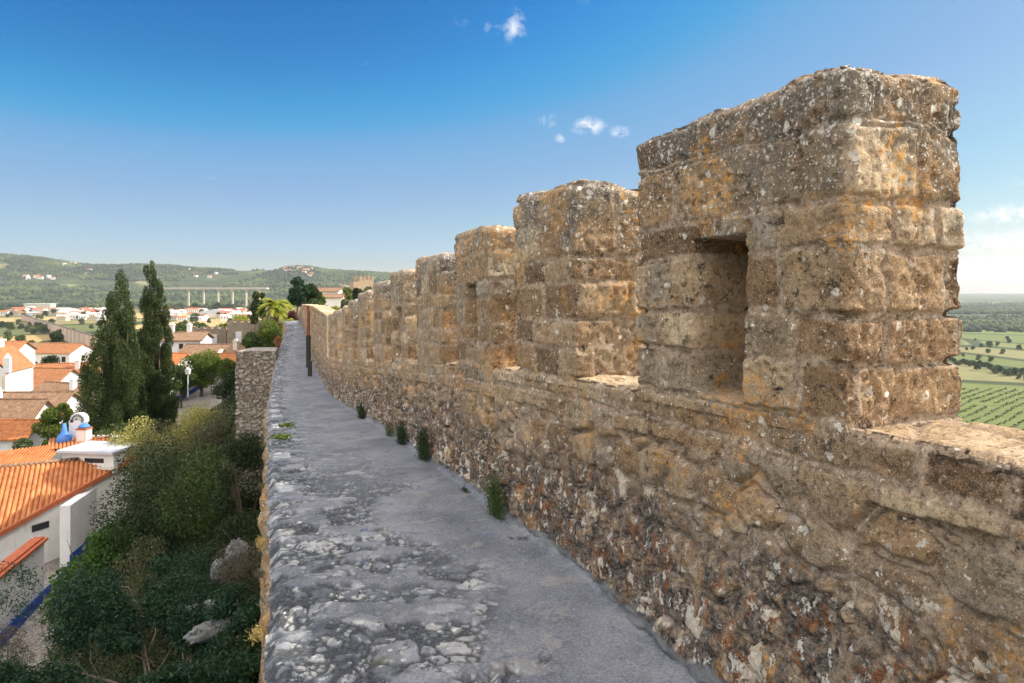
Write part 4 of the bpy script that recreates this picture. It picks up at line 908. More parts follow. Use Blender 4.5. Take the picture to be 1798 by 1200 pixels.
    c2 = P(148, 760, 45.0); g = MB(); g.box(q((c2[0], c2[1], c2[2] - .25)), (.62, .62, .95)); ch = g.build('chimney', M_WHITE, t)
    g = MB(); g.box(q((c2[0], c2[1], c2[2] + .27)), (.70, .70, .10)); g.build('brick_course', M_TILER, ch)
    g = MB(); g.tube([q((c2[0], c2[1], c2[2] + .34)), q((c2[0], c2[1], c2[2] + .44)), q((c2[0], c2[1], c2[2] + .56)), q((c2[0], c2[1], c2[2] + .64))], [.36, .33, .2, .03], 14); g.build('blue_dome', M_BLUEL, ch, True)
blue_house()

# long blue-banded garden wall further along the street
def banded_wall(pts, h, label, openings=()):
    org = (pts[0][0], pts[0][1], pts[0][2]); t = thing('garden_wall', org, label, 'garden wall', 'white walls with a blue band along the street')
    for k in range(len(pts) - 1):
        a = np.array(pts[k], float); b = np.array(pts[k + 1], float); dv = b - a; L = np.linalg.norm(dv[:2]); dn = np.array([dv[1], -dv[0]]) / L
        for (nm, o0, o1, z0, z1, mt) in (('wall', 0, .35, -1.2, h, M_WHITE), ('blue_band', -.02, .2, -.4, .55, M_BLUE), ('coping', -.06, .42, h, h + .10, M_CREAM)):
            m = MB(); c = []
            for (p, zz) in ((a, z0), (b, z0), (b, z1), (a, z1)):
                c.append([(p[0] + dn[0] * -o + -org[0], p[1] + dn[1] * -o - org[1], p[2] + zz - org[2]) for o in (o0, o1)])
            f = [q[0] for q in c]; bk = [q[1] for q in c]; m.poly(f); m.poly(bk[::-1])
            for i in range(4): m.poly([f[i], bk[i], bk[(i + 1) % 4], f[(i + 1) % 4]])
            m.build(nm, mt, t)
bw = [(stx(y) - 2.25, y, float(stz(y))) for y in (46, 56, 63, 72, 80, 92)]
banded_wall(bw[:4], 1.5, 'white garden wall with blue band rising along the street behind the yellow shrubs')
banded_wall([(bw[3][0] + .1, bw[3][1] + .4, bw[3][2]), bw[4], bw[5]], 1.9, 'white wall end with blue band at the top of the street beside the buttress')
# street lamp
lp = P(330, 684, 66); t = thing('street_lamp', (lp[0], lp[1], lp[2] - .8), 'white lantern street lamp on a slim post in front of the green trees', 'street lamp')
m = MB(); m.tube([(0, 0, 0), (0, 0, .25), (0, 0, 2.2)], [.09, .05, .04], 8); m.build('post', M_LGREY, t, True)
m = MB(); m.box((0, 0, 2.45), (.30, .30, .45), 0, 0, 1.35); m.build('lantern', M_WHITE, t); m = MB(); m.tube([(0, 0, 2.70), (0, 0, 2.9)], [.26, .03], 6); m.build('cap', M_LGREY, t)

# church gable at the left edge
def church():
    p = P(-6, 700, 78); t = thing('white_church', (p[0], p[1], p[2] - 3), 'white church gable with pinnacles at the left edge of the town', 'church', rz=.25)
    m = MB(); m.box((0, 0, 2.6), (4.6, 7, 7.4)); m.poly([(-2.3, -3.5, 6.3), (2.3, -3.5, 6.3), (0.2, -3.5, 8.6)]); m.poly([(2.3, 3.5, 6.3), (-2.3, 3.5, 6.3), (.2, 3.5, 8.6)]); m.build('wall', M_WHITE, t)
    r = MB(); 
    for s in (-1, 1): a = [(s * 2.5, -3.3, 6.15), (s * 2.5, 3.7, 6.15), (.2, 3.7, 8.65), (.2, -3.3, 8.65)]; r.poly(a if s > 0 else a[::-1])
    r.build('roof', M_TILEO, t)
    for x in (1.2, 2.1): m = MB(); m.box((x, -3.52, 3.6), (.30, .2, 4.6)); m.build('pilaster', M_CREAM, t)
    m = MB(); m.box((2.35, -3.3, 7.0), (.6, .6, 1.6)); m.tube([(2.35, -3.3, 7.8), (2.35, -3.3, 8.3)], [.35, .05], 4); m.build('pinnacle', M_WHITE, t)
    m = MB(); m.box((-.9, -3.52, 4.2), (.8, .12, 1.3)); w = m.build('window', M_DARK, t)
    m = MB(); m.box((-1.0, 2.0, 5.0), (1.4, 1.4, 8.6)); m.box((-1.0, 2.0, 9.35), (1.7, 1.7, .2)); m.build('bell_turret', M_WHITE, t)
church()
def crenel_wall(label, a, b, h, mw, gap, mat, thick=.6, name='town_wall'):
    a = np.array(a, float); b = np.array(b, float); t = thing(name, a, label, 'town wall', 'battlemented walls of the town'); dv = b - a; L = np.linalg.norm(dv[:2]); an = math.atan2(dv[1], dv[0]); n = int(L / 2) + 1
    m = MB(); 
    for k in range(n):
        f = (k + .5) / n; c = dv * f; m.box((c[0], c[1], c[2] - h / 2), (L / n + .002, thick, h), an)
    m.build('parapet', mat, t); k = 0; s = mw / 2
    while s < L: 
        c = dv * (s / L); mm = MB(); mm.box((c[0], c[1], c[2] + .28), (mw, thick * .8, .6), an, 0, .9); mm.build('merlon', mat, t); s += mw + gap
M_TANW = simple('tan_masonry', (.42,.34,.25), (.30,.24,.17), 2, .95, .03)  # plain tan stone colour with random mottling
crenel_wall('pale battlemented wall running behind the big orange roof', P(22, 668, 100), P(152, 643, 118), 2.6, .55, .5, M_TANW)
HO = []
def hp(label, px, pyb, d, **k):
    p = P(px, pyb, d); return house(label, (p[0], p[1], p[2]), **k)
hp('white house under the largest plain orange roof below the battlemented wall', 72, 699, 92, w=8.6, l=9, h=1.2, rh=2.6, rz=-.12, wm=M_WHITE, rm=M_TILEO, wins=[('f', -2.6, -.1, .8, 1.2), ('f', .6, 0, .9, .6)], deep=6)
hp('house with the orange hipped roof touching the left cypress', 122, 683, 99, w=7.5, l=8, h=1.0, rh=2.5, rz=.35, wm=M_WHITE, rm=M_TILEO, wins=[('f', 0, .2, .8, .5)], chim=[(1.2, -1)], deep=6)
hp('low house with weathered tan roof between the orange roof and the cypress', 118, 716, 80, w=6.5, l=6, h=1.0, rh=1.7, rz=-.35, wm=M_WHITE, rm=M_TILEB, deep=6, chim=[(2, -.8)])
hp('long house with dark browned tile roof in the middle of the town', 48, 735, 70, w=8.5, l=6, h=.9, rh=1.6, rz=.05, wm=M_WHITE, rm=M_TILEB, deep=6)
hp('house with pale tan pitched roof at the left edge above the red eaves', 8, 757, 62, w=7.0, l=5, h=.8, rh=1.9, rz=.0, wm=M_WHITE, rm=M_TILEB, deep=6, chim=[(-1, .5)])
hp('house with the red lower roof nearest the bushes at the left edge', 6, 778, 56, w=6.0, l=4, h=.8, rh=.9, rz=.0, wm=M_WHITE, rm=M_TILE, deep=6)
hp('white house with orange roof beside the church turret', 10, 655, 112, w=5.5, l=7, h=3.5, rh=1.4, rz=.2, wm=M_WHITE, rm=M_TILEO, wins=[('f', -1, 2, .8, 1), ('f', 1.2, 2, .8, 1)], deep=6)
hp('long white shed with brown roof above the dark hedge', 58, 630, 175, w=13, l=8, h=2.2, rh=1.6, rz=.15, wm=M_WHITE, rm=M_TILEB, wins=[('f', -3, 1.1, 1.2, .7), ('f', 2, 1.1, 1.2, .7), ('r', 0, 1.3, 1, .9)], deep=6)
hp('white house with red brown roof right of the dark hedge', 112, 640, 165, w=10, l=8, h=3.0, rh=1.8, rz=-.15, wm=M_WHITE, rm=M_TILEO, wins=[('f', 3.5, 1.6, 1, 1.2), ('f', 0, 1.6, 1, 1.2), ('r', 0, 1.6, 1, 1.2)], deep=6)
hp('bright white house with two tile roofs right of the cypresses', 322, 624, 100, w=6.2, l=6, h=2.3, rh=.9, rz=.15, wm=M_WHITE, rm=M_TILEB, wins=[('f', .6, 1.5, .5, .7)], chim=[(-1.5, 0), (.8, 0)], deep=6)
def battlement_house(label, p, w, l, h, rz, wins):
    t = thing('battlement_house', p, label, 'stone house', None, rz); m = MB(); m.box((0, 0, h / 2 - 2), (w, l, h + 4)); m.build('wall', M_STONEW, t)
    n = int(w / 1.0); k = 0
    for i in range(n):
        mm = MB(); mm.box((-w / 2 + (i + .5) * w / n, -l / 2 + .2, h + .25), (w / n * .55, .4, .5)); mm.build('merlon', M_STONEW, t)
    m = MB(); m.box((0, 0, h + .06), (w - .8, l - .8, .12)); m.build('roof', M_TILEB, t)
    for (x, z, ww, wh) in wins:
        f = MB(); f.box((x, -l / 2 - .02, z), (ww + .25, .1, wh + .25)); fo = f.build('window', M_CREAM, t); q = MB(); q.box((x, -l / 2 - .06, z), (ww, .08, wh)); q.build('pane', M_LGREY, fo)
battlement_house('brown stone house with battlements and two tall pale windows', P(379, 615, 112), 5.4, 6, 3.4, .05, [(-1.9, 2.0, .55, 1.3), (.9, 1.7, .6, 1.8)])
battlement_house('second battlemented stone house partly hidden by the bushes beside the walkway', P(432, 608, 108), 5.2, 6, 3.6, .35, [(-1.0, 1.6, .6, 1.4)])
hp('low house with tan roof below the battlemented stone house', 385, 636, 92, w=8.5, l=6, h=.7, rh=1.5, rz=-.1, wm=M_CREAM, rm=M_TILEB, deep=5, chim=[(2.8, -1)])
hp('small house with bright orange roof beside the buttress', 400, 648, 84, w=4.6, l=4.5, h=.6, rh=1.1, rz=-.1, wm=M_WHITE, rm=M_TILE, deep=5)
hp('house with orange roof glimpsed between the cypress and the green trees', 303, 648, 86, w=3.2, l=4, h=.8, rh=1.0, rz=-.1, wm=M_WHITE, rm=M_TILE, deep=5)
hp('long white house with tan roof behind the yellow bush at the wall end', 583, 531, 150, w=4.6, l=5, h=1.0, rh=.6, rz=.1, wm=M_WHITE, rm=M_TILEB, deep=5)
hp('pale pink roofed house just behind the dark fir', 577, 518, 190, w=7, l=5, h=.9, rh=.9, rz=-.1, wm=M_WHITE, rm=M_TILEB, deep=5)
# keep of the castle
def keep():
    p = P(638, 520, 255); t = thing('castle_keep', p, 'square tan stone castle tower with battlements on the ridge', 'castle tower', rz=.62); m = MB(); m.box((0, 0, -5), (5.6, 5.6, 22)); m.build('wall', M_TANW, t)
    for sx in (-2.3, -.8, .8, 2.3):
        for (x, y) in ((sx, -2.5), (sx, 2.5), (-2.5, sx * .9), (2.5, sx * .9)):
            mm = MB(); mm.box((x, y, 6.5), (.8, .8, 1.1)); mm.build('merlon', M_TANW, t)
    m = MB(); m.box((-3.6, -1.2, -5.8), (3.0, 4.0, 22)); m.build('side_turret', M_TANW, t)
keep()
# buttress tower at the walkway's left edge
def buttress():
    x0, x1, x2 = (413 - 899) / F * 28.4, float(XL(28.4)) - .03, float(XL(30.3)) - .03; y0, y1 = 28.4, 30.3; zt_ = (508 - 617) / F * 28.4; d = .028
    org = np.array([(x0 + x1) / 2, 29.3, -8.5]); lp = []
    for (a, b) in (((x0, y1), (x0, y0)), ((x0, y0), (x1, y0)), ((x1, y0), (x2, y1)), ((x2, y1), (x0, y1))):
        n = int(math.dist(a, b) / d); lp += [(a[0] + (b[0] - a[0]) * k / n, a[1] + (b[1] - a[1]) * k / n) for k in range(n)]
    lp = np.array(lp, float); nn = len(lp); tg = np.roll(lp, -1, 0) - np.roll(lp, 1, 0); tg /= np.linalg.norm(tg, axis=1)[:, None]; nr = np.stack([tg[:, 1], -tg[:, 0]], -1)
    if ((lp - lp.mean(0)) * nr).sum() < 0: nr = -nr
    U = np.arange(nn) * d; nz = 220; v = np.linspace(0, 1, nz); Z = -9.5 * (1 - v) + zt_ * v; Zg = np.repeat(Z[None], nn, 0); Ug = np.repeat(U[:, None], nz, 1)
    h, i, j = stonefield(Ug, Zg - zt_, 401, 5); h = h * np.where(lp[:, 0] > x1 - .1, .2, 1.4)[:, None]; pos = np.concatenate([lp[:, None] + nr[:, None] * h[..., None], Zg[..., None]], -1)
    cen = np.array([org[0], org[1]]); rings = [np.concatenate([pos[:, -1, :2] * (1 - w) + cen * w, np.full((nn, 1), zt_ + .01)], 1) for w in (.1, .5, 1)]
    V = np.concatenate([pos, np.stack(rings, 1)], 1); nv = V.shape[1]; z3 = np.zeros((nn, 3))
    t = thing('stone_buttress', org, 'square rubble stone buttress with flat pale top left of the walkway', 'buttress')
    mesh_np('masonry', V.reshape(-1, 3) - org, grid_faces(nn, nv, True), M_WALLG, t, dict(tone=np.concatenate([i, z3 + .9], 1), joint=np.concatenate([j, z3], 1), hgt=np.full((nn, nv), 1.5), upk=np.concatenate([Zg * 0, z3 + 1], 1)))
buttress()
# rusty post at the wall, and its dark foot
pp = P(541.5, 640, 26.2); t = thing('metal_post', (pp[0], pp[1], float(zwk(26.2))), 'thin rust brown metal post standing against the wall far down the walkway', 'post')
m = MB(); m.box((0, 0, 1.75), (.09, .09, 1.1)); m.box((0, 0, 2.31), (.13, .13, .04)); m.build('rusty_upper', M_RUST, t); m = MB(); m.box((0, 0, .6), (.14, .12, 1.24)); m.build('black_lower', M_BLACKM, t)
pp = P(545, 640, 23.8); t = thing('short_metal_post', (pp[0] - .02, pp[1], float(zwk(23.8))), 'short black metal post at the foot of the wall beside the taller rusty one', 'post')
m = MB(); m.box((0, 0, .25), (.12, .10, .5)); m.build('shaft', M_BLACKM, t); m = MB(); m.box((0, 0, .51), (.15, .13, .03)); m.build('cap', M_BLACKM, t)
# ------------------------------------------------------------------ plants round the far end of the wall
def tp_(px, pyt, d, wpx, mat, seed, name, label, cat='tree', n=7000, leaf=None, lobes=14, zb=None, trunk=True, **k):
    x = (px - 899) / F * d; z0 = zb if zb is not None else gz(x, d) - .2; H = max(.5, (508 - pyt) / F * d - z0); R_ = wpx / F * d / 2
    return shrub(name, label, cat, (x, d, z0), R_, H, LM[mat], n, leaf or max(.10, d * .0022), seed, lobes, trunk=trunk, **k)
tp_(522, 482, 60, 46, 'fir', 201, 'fir_tree', 'tall dark fir with pointed top beyond the end of the wall', n=16000, leaf=.14, up=(0, 0, .5), lobes=60, lob=.26)
tp_(545, 500, 66, 46, 'dark', 202, 'evergreen_tree', 'dark tree leaning right of the pointed fir', n=12000, lobes=40, lob=.34)
tp_(508, 542, 48, 38, 'purple', 203, 'purple_shrub', 'purple leaved shrub at the end of the walkway', 'shrub', trunk=False)
tp_(512, 562, 42, 44, 'lime', 204, 'lime_shrub', 'lime yellow rounded shrub right at the end of the walkway', 'shrub', trunk=False)
tp_(468, 562, 42.5, 62, 'bright', 205, 'garden_shrub', 'bright green bushes above the buttress top', 'shrub', trunk=False, n=22000, lobes=26)
tp_(446, 578, 42, 56, 'mid', 206, 'garden_shrub', 'darker green bush directly behind the buttress top', 'shrub', trunk=False, n=20000, lobes=26)
tp_(448, 503, 95, 17, 'cyp', 207, 'cypress_tree', 'small cypress standing in front of the viaduct', 'cypress', lobes=26, n=6000, sz=(1, 1), lob=.6)
tp_(460, 508, 97, 12, 'cyp', 208, 'cypress_tree', 'smaller companion right of the small cypress by the viaduct', 'cypress', lobes=20, n=4000, lob=.6)
tp_(422, 556, 120, 60, 'lime', 209, 'lime_tree', 'yellow green spreading tree above the second battlemented house', n=7000)
tp_(550, 522, 62, 28, 'mid', 210, 'green_tree', 'green tree just right of the rusty post top', n=5000)
tp_(566, 520, 78, 18, 'bright', 211, 'green_tree', 'slim yellow green tree between post and white house', n=4000)
tp_(590, 537, 60, 34, 'lime', 212, 'lime_shrub', 'lime yellow bush showing over the smooth wall top', 'shrub', trunk=False, n=6000)
tp_(604, 526, 84, 36, 'olive', 213, 'olive_tree', 'grey green olive behind the wall top', n=5000)
tp_(606, 505, 180, 30, 'bright', 214, 'green_tree', 'light green crown left of the castle tower', n=4000)
tp_(625, 505, 150, 26, 'dark', 215, 'green_tree', 'dark green crown at the foot of the castle tower', n=4000)
tp_(645, 506, 170, 32, 'olive', 216, 'olive_tree', 'pale olive crown in front of the castle tower', n=4000)
tp_(580, 541, 50, 14, 'bright', 217, 'garden_shrub', 'small bright bush behind the wall near the post', 'shrub', trunk=False, n=2500)
tp_(318, 562, 120, 62, 'mid', 218, 'green_tree', 'broad green tree behind the bright white house', n=9000)
tp_(360, 570, 135, 40, 'mid', 219, 'green_tree', 'green tree left of the battlemented stone house', n=6000)
tp_(398, 566, 140, 46, 'bright', 220, 'green_tree', 'light green tree over the battlemented stone house', n=6000)
tp_(352, 622, 72, 84, 'bright', 221, 'green_tree', 'bright green broad tree right behind the street lamp', n=16000, leaf=.16)
tp_(318, 640, 68, 50, 'mid', 222, 'green_tree', 'darker green tree left of the street lamp', n=12000, leaf=.16)
tp_(395, 632, 76, 40, 'bright', 223, 'green_tree', 'green tree beside the small orange roof', n=7000)
tp_(160, 600, 75, 44, 'bright', 224, 'green_tree', 'bright green tree touching the left side of the cypress', n=9000)
tp_(90, 712, 50, 60, 'bright', 225, 'lemon_tree', 'bright green tree behind the orange corrugated roof', n=12000, leaf=.14)
tp_(45, 748, 47, 70, 'mid', 226, 'garden_shrub', 'green bushes along the upper edge of the orange roof', 'shrub', n=12000, leaf=.13, trunk=False)
tp_(112, 700, 54, 34, 'bright', 227, 'lemon_tree', 'upright light green tree left of the blue domed chimneys', n=7000, leaf=.14)
tp_(10, 775, 45, 50, 'mid', 228, 'garden_shrub', 'green bush at the left edge above the orange roof', 'shrub', n=9000, leaf=.13, trunk=False)
tp_(52, 620, 135, 46, 'mid', 229, 'clipped_tree', 'left half of the rounded green hedge above the battlemented wall', n=7000)
tp_(92, 617, 138, 52, 'dark', 230, 'clipped_tree', 'right darker half of the rounded hedge above the battlemented wall', n=8000)
tp_(99, 578, 290, 36, 'dark', 231, 'round_tree', 'solitary round dark tree in the dry field', n=6000, leaf=.7, low=.0)
tp_(488, 590, 33, 18, 'rust', 232, 'dry_plant', 'rust coloured dry plant at the walkway edge by the buttress', 'plant', n=1500, leaf=.07, trunk=False, zb=-2.75, aspect=.2)
# palm
def palm():
    d = 56; x = (484 - 899) / F * d; z0 = gz(x, d) - .2; zt_ = (508 - 535) / F * d; t = thing('palm_tree', (x, d, z0), 'palm with arching yellow green fronds beyond the walkway end', 'palm'); m = MB(); H = zt_ - z0
    m.tube([(0, 0, 0), (.05, 0, H * .5), (0, 0, H)], [.3, .24, .28], 10); m.build('trunk', M_BARK, t, True); rng = np.random.RandomState(5); V = []; Fc = []
    for k in range(34):
        a = rng.rand() * 6.283; L = 1.3 + .5 * rng.rand(); el = rng.rand() * 1.5 - .3; pr = None
        for s in range(9):
            f = s / 8; r = L * f; p = np.array([math.cos(a) * r * math.cos(el * (1 - f * .3)), math.sin(a) * r * math.cos(el), H + r * math.sin(el) - 1.1 * f * f * L * .6]); 
            if pr is not None:
                ax = p - pr; sd = np.cross(ax, [0, 0, 1]); sd = sd / (np.linalg.norm(sd) + 1e-9) * .34 * (1 - abs(f - .5)); 
                for g in (-1, 1):
                    b = len(V); V += [pr, p, p + g * sd - [0, 0, .12], pr + g * sd * .8 - [0, 0, .12]]; Fc.append([b, b + 1, b + 2, b + 3])
            pr = p
    mesh_np('fronds', np.array(V), np.array(Fc), LM['lime'], t, smooth=False)
palm()
# ferns and moss at the foot of the wall, dry tufts on the edge
def wallplant(px, d, z, R_, H, mat, n, leaf, seed, label, name, edge=False, group=None, up=(0, 0, .3), aspect=.4):
    rng = np.random.RandomState(seed)
    x = float(xlf(d)) - .03 if edge else float(xin(d)) - .03
    t = thing(name, (x, d, z), label, 'plant', group); Pn = rng.normal(size=(n, 3)) * np.array([R_ * (.35 if edge else .16), R_ * .6, H * .30]) + [(-.02), 0, H * .45]; Pn[:, 2] = np.maximum(Pn[:, 2], -.02)
    if not edge: dx, dy = wdir(d); Pn[:, 0] = -np.abs(Pn[:, 0]) + Pn[:, 1] * float(dx / dy)
    V, Fc = leaves(Pn, leaf, rng, aspect, updir=up); mesh_np('foliage', V, Fc, LM[mat], t, smooth=False)
g_ = 'small plants growing at the foot of the parapet'
ybase = lambda px: yat(px)
wallplant(0, yat(752), float(zwk(yat(752))) + .02, .17, .32, 'dark', 5200, .016, 301, 'dark mossy fern clump at the wall foot furthest of the big ones', 'fern', group=g_)
wallplant(0, yat(882), float(zwk(yat(882))) + .03, .13, .26, 'mid', 5200, .013, 302, 'bright green fern clump at the wall foot nearest the camera', 'fern', group=g_, up=(0, 0, -.6))
wallplant(0, yat(712), float(zwk(yat(712))) + .02, .15, .24, 'dark', 2400, .02, 303, 'small dark fern clump beyond the big mossy one', 'fern', group=g_)
wallplant(0, yat(640), float(zwk(yat(640))) + .02, .18, .22, 'dark', 900, .035, 304, 'tiny dark weed at the wall foot where the path narrows', 'weed', group=g_)
wallplant(0, yat(828), float(zwk(yat(828))) + .0, .08, .05, 'dark', 600, .014, 305, 'low dark weed lying on the cement between the two ferns', 'weed', group=g_)
wallplant(0, yat(690), float(zwk(yat(690))) + .02, .12, .16, 'olive', 700, .025, 306, 'thin olive weed left of the small dark fern', 'weed', group=g_)
g2 = 'dry tufts hanging from the left edge of the walkway'
for k, (py, mt, s, hh, lb) in enumerate([(935, 'dry', .05, .05, 'straw coloured tuft with orange tips on the walkway edge'), (1085, 'dry', .05, .03, 'dry straw tuft on the edge nearest the camera'), (840, 'olive', .05, .03, 'olive tuft on the walkway edge'), (985, 'grey', .05, .02, 'brown dry tuft hanging below the edge'), (772, 'olive', .07, .03, 'small green tuft on the walkway edge far side')]):
    d = float(np.interp(py, (508 - np.array([zwk(q) for q in np.arange(2.5, 20, .1)]) / np.arange(2.5, 20, .1) * F)[::-1], np.arange(2.5, 20, .1)[::-1]))
    wallplant(0, d, float(zwk(d)) - .10, s * .8, hh + .02, mt, 300, .022, 310 + k, lb, 'grass_tuft', True, g2, up=(-.4, 0, .5), aspect=.16)
for k, (px, py, lb) in enumerate([(492, 772, 'little green weed growing in the walkway near its left edge'), (503, 752, 'tiny green weed just beyond the other walkway weed')]):
    dd = np.arange(2.5, 25, .05); d = float(np.interp(py, (508 - zwk(dd) / dd * F)[::-1], dd[::-1])); x = (px - 899) / F * d; rng = np.random.RandomState(330 + k)
    t = thing('walkway_weed', (x, d, float(zwk(d)) + .01), lb, 'plant', 'weeds in the walkway'); V, Fc = leaves(rng.normal(size=(140, 3)) * [.07, .045, .015] + [0, 0, .03], .05, rng, .4); mesh_np('foliage', V, Fc, LM['bright'], t, smooth=False)

# ------------------------------------------------------------------ valley, town, viaduct, woods
def put(o, x, y, z=None, rz=0, s=1.0): o.location = (x, y, gz(x, y) if z is None else z); o.rotation_euler = (0, 0, rz); o.scale = (s, s, s)
def small_house(w, l, h, rh, wm, rm, nwin):
    m = MB(); m.box((0, 0, h / 2 - 1), (w, l, h + 2), 0, 0)
    for s in (-1, 1): q = [(s * w / 2, -l / 2, h), (s * w / 2, l / 2, h), (s * w / 2, 0, h + rh)]; m.poly(q if s > 0 else q[::-1], 0)
    a = len(m.f); gable(m, w, l, h, rh, .5, .25)
    for k in range(a, len(m.f)): m.mi[k] = 1
    for k in range(nwin): 
        x = -w / 2 + (k + .5) * w / nwin
        for s in (-1, 1): m.box((x, s * (l / 2 + .02), h * .55), (w / nwin * .35, .1, h * .28), 0, 2)
    return m.build('town_house', [wm, rm, M_DARK])
VAR = [small_house(14, 9, 5.5, 2.4, M_WHITE, M_TILEO, 4), small_house(22, 10, 7, 2.2, M_WHITE, M_TILER, 6), small_house(11, 10, 7.5, 1.2, M_WHITE, M_WHITE, 3), small_house(18, 9, 5, 1.6, M_CREAM, M_TILEB, 4), small_house(30, 14, 6, 1.2, M_WHITE, M_LGREY, 7)]
LBL = ['small white house with orange roof in the distant valley town', 'wide white house with red roof in the distant valley town', 'flat roofed white block in the distant valley town', 'cream house with brown roof in the distant valley town', 'long pale grey roofed building in the distant valley town']
rt = random.Random(3); used = [False] * 5; placed = []
def town(px0, px1, d0, d1, n, wts, s=1.0, labs=None, grp='houses of the distant valley town'):
    k = 0; tries = 0
    while k < n and tries < n * 30:
        tries += 1; px = rt.uniform(px0, px1); d = rt.uniform(d0, d1); x = (px - 899) / F * d
        if any(abs(x - a) < 15 * s and abs(d - b) < 24 * s for a, b in placed): continue
        placed.append((x, d)); v = rt.choices(range(5), wts)[0]; o = VAR[v]
        if used[v]: o = o.copy(); COL.objects.link(o)
        used[v] = True; put(o, x, d, None, rt.uniform(-.5, .5), s * rt.uniform(.85, 1.2)); tagp(o, (labs or LBL)[v], 'house', grp); k += 1
town(105, 200, 1080, 1500, 46, (3, 2, 6, 3, 1)); town(-40, 110, 1250, 1600, 22, (5, 3, 2, 2, 2)); town(285, 440, 1080, 1500, 44, (4, 2, 4, 3, 2)); town(440, 480, 1100, 1500, 6, (2,1,1,1,1))
HL = [s_.replace('in the distant valley town', 'high on the wooded hills') for s_ in LBL]
town(40, 95, 2850, 2950, 6, (3, 1, 1, 2, 0), 1.3, HL, 'houses on the wooded hills'); town(110, 160, 3100, 3380, 5, (3, 1, 2, 2, 0), 1.3, HL, 'houses on the wooded hills'); town(330, 380, 3100, 3300, 6, (3, 1, 2, 2, 0), 1.2, HL, 'houses on the wooded hills')
town(500, 548, 3050, 3350, 12, (4, 1, 2, 3, 0), 1.25, HL, 'houses on the wooded hills'); town(600, 630, 2700, 2900, 5, (3, 1, 2, 2, 0), 1.2, HL, 'houses on the wooded hills')
# sports hall with arched white roof
p = atground(384, 1250); t = thing('arched_hall', p, 'large hall with a pale arched roof in front of the viaduct', 'hall', rz=.1); m = MB(); m.box((0, 0, 2), (58, 30, 8)); m.build('wall', M_WHITE, t); m = MB()
for k in range(10):
    a0, a1 = math.pi * k / 10, math.pi * (k + 1) / 10; A0 = (-29.5 * math.cos(a0), 6 + 7 * math.sin(a0)); A1 = (-29.5 * math.cos(a1), 6 + 7 * math.sin(a1)); m.poly([(A0[0], -15.5, A0[1]), (A1[0], -15.5, A1[1]), (A1[0], 15.5, A1[1]), (A0[0], 15.5, A0[1])]); m.poly([(A0[0], -15.4, 5.9), (A1[0], -15.4, 5.9), (A1[0], -15.4, A1[1]), (A0[0], -15.4, A0[1])])
m.build('roof', M_LGREY, t)
p = atground(70, 1640); t = thing('warehouse', p, 'long low white warehouse below the wooded hill on the left', 'warehouse'); m = MB(); m.box((0, 0, 6), (62, 20, 16)); m.build('wall', M_CREAM, t); m = MB(); m.box((0, 0, 14.6), (64, 22, 1.2)); m.build('roof', M_WHITE, t)
# viaduct
M_CONC = simple('pale_concrete', (.50,.46,.40), (.40,.37,.33), .2, .9)
def viaduct():
    d0 = 1720; a = P(284, 505.5, d0); b = P(470, 506.5, 1640); t = thing('viaduct', ((a[0] + b[0]) / 2, (a[1] + b[1]) / 2, gz((a[0] + b[0]) / 2, 1680)), 'long pale concrete road viaduct crossing the valley on square piers', 'viaduct'); org = np.array(t.location)
    dv = b - a; L = np.linalg.norm(dv[:2]); an = math.atan2(dv[1], dv[0]); c = (a + b) / 2 - org; m = MB(); m.box((c[0], c[1], c[2] - 1.5), (L, 12, 3.2), an); m.box((c[0], c[1] - 5.8, c[2] + .8), (L, .4, 1.4), an); m.box((c[0], c[1] + 5.8, c[2] + .8), (L, .4, 1.4), an); m.build('deck', M_CONC, t)
    for px in (333, 360, 385.5, 410.5, 434, 456):
        f = (px - 284) / (470 - 284); q = a + dv * f; zg = gz(q[0], q[1]) - 3; m = MB(); m.box((q[0] - org[0], q[1] - org[1], (q[2] - 3.1 + zg) / 2 - org[2]), (3.2, 3.6, q[2] - 3.1 - zg), an); m.box((q[0] - org[0], q[1] - org[1], q[2] - 4 - org[2]), (6, 9, 1.8), an); m.build('pier', M_CONC, t)
viaduct()
# aqueduct wall crossing the dry fields
def aqueduct():
    A = P(38, 553, 1150); B = P(186, 597, 470); n = 30; t = thing('aqueduct', (A[0], A[1], gz(A[0], A[1])), 'long pinkish wall of the aqueduct with dark top crossing the dry fields', 'aqueduct'); org = np.array(t.location); dv = B - A; an = math.atan2(dv[1], dv[0]); L = np.linalg.norm(dv[:2]) / n
    m = MB(); c = MB(); M_PIER = simple('pinkish_pier_render', (.60,.47,.39), (.50,.38,.31), .4)
    for k in range(n):
        q = A + dv * (k + .5) / n; zt_ = q[2]; zg = min(gz(q[0], q[1]), zt_ - 3) - 2; m.box((q[0] - org[0], q[1] - org[1], (zt_ + zg) / 2 - org[2]), (L + .01, 1.2, zt_ - zg), an); c.box((q[0] - org[0], q[1] - org[1], zt_ + .35 - org[2]), (L + .01, 1.6, .7), an)
        p = MB(); p.box((q[0] - org[0], q[1] - org[1] - .5, (zt_ + zg) / 2 - org[2]), (1.6, 2.2, zt_ - zg - .4), an); p.build('pier', M_PIER, t)
    m.build('wall', simple('pinkish_render', (.66,.52,.43), (.56,.44,.36), .4), t); c.build('channel_top', simple('dark_weathered_stone', (.17,.14,.12), (.12,.10,.09), .4), t)
aqueduct()
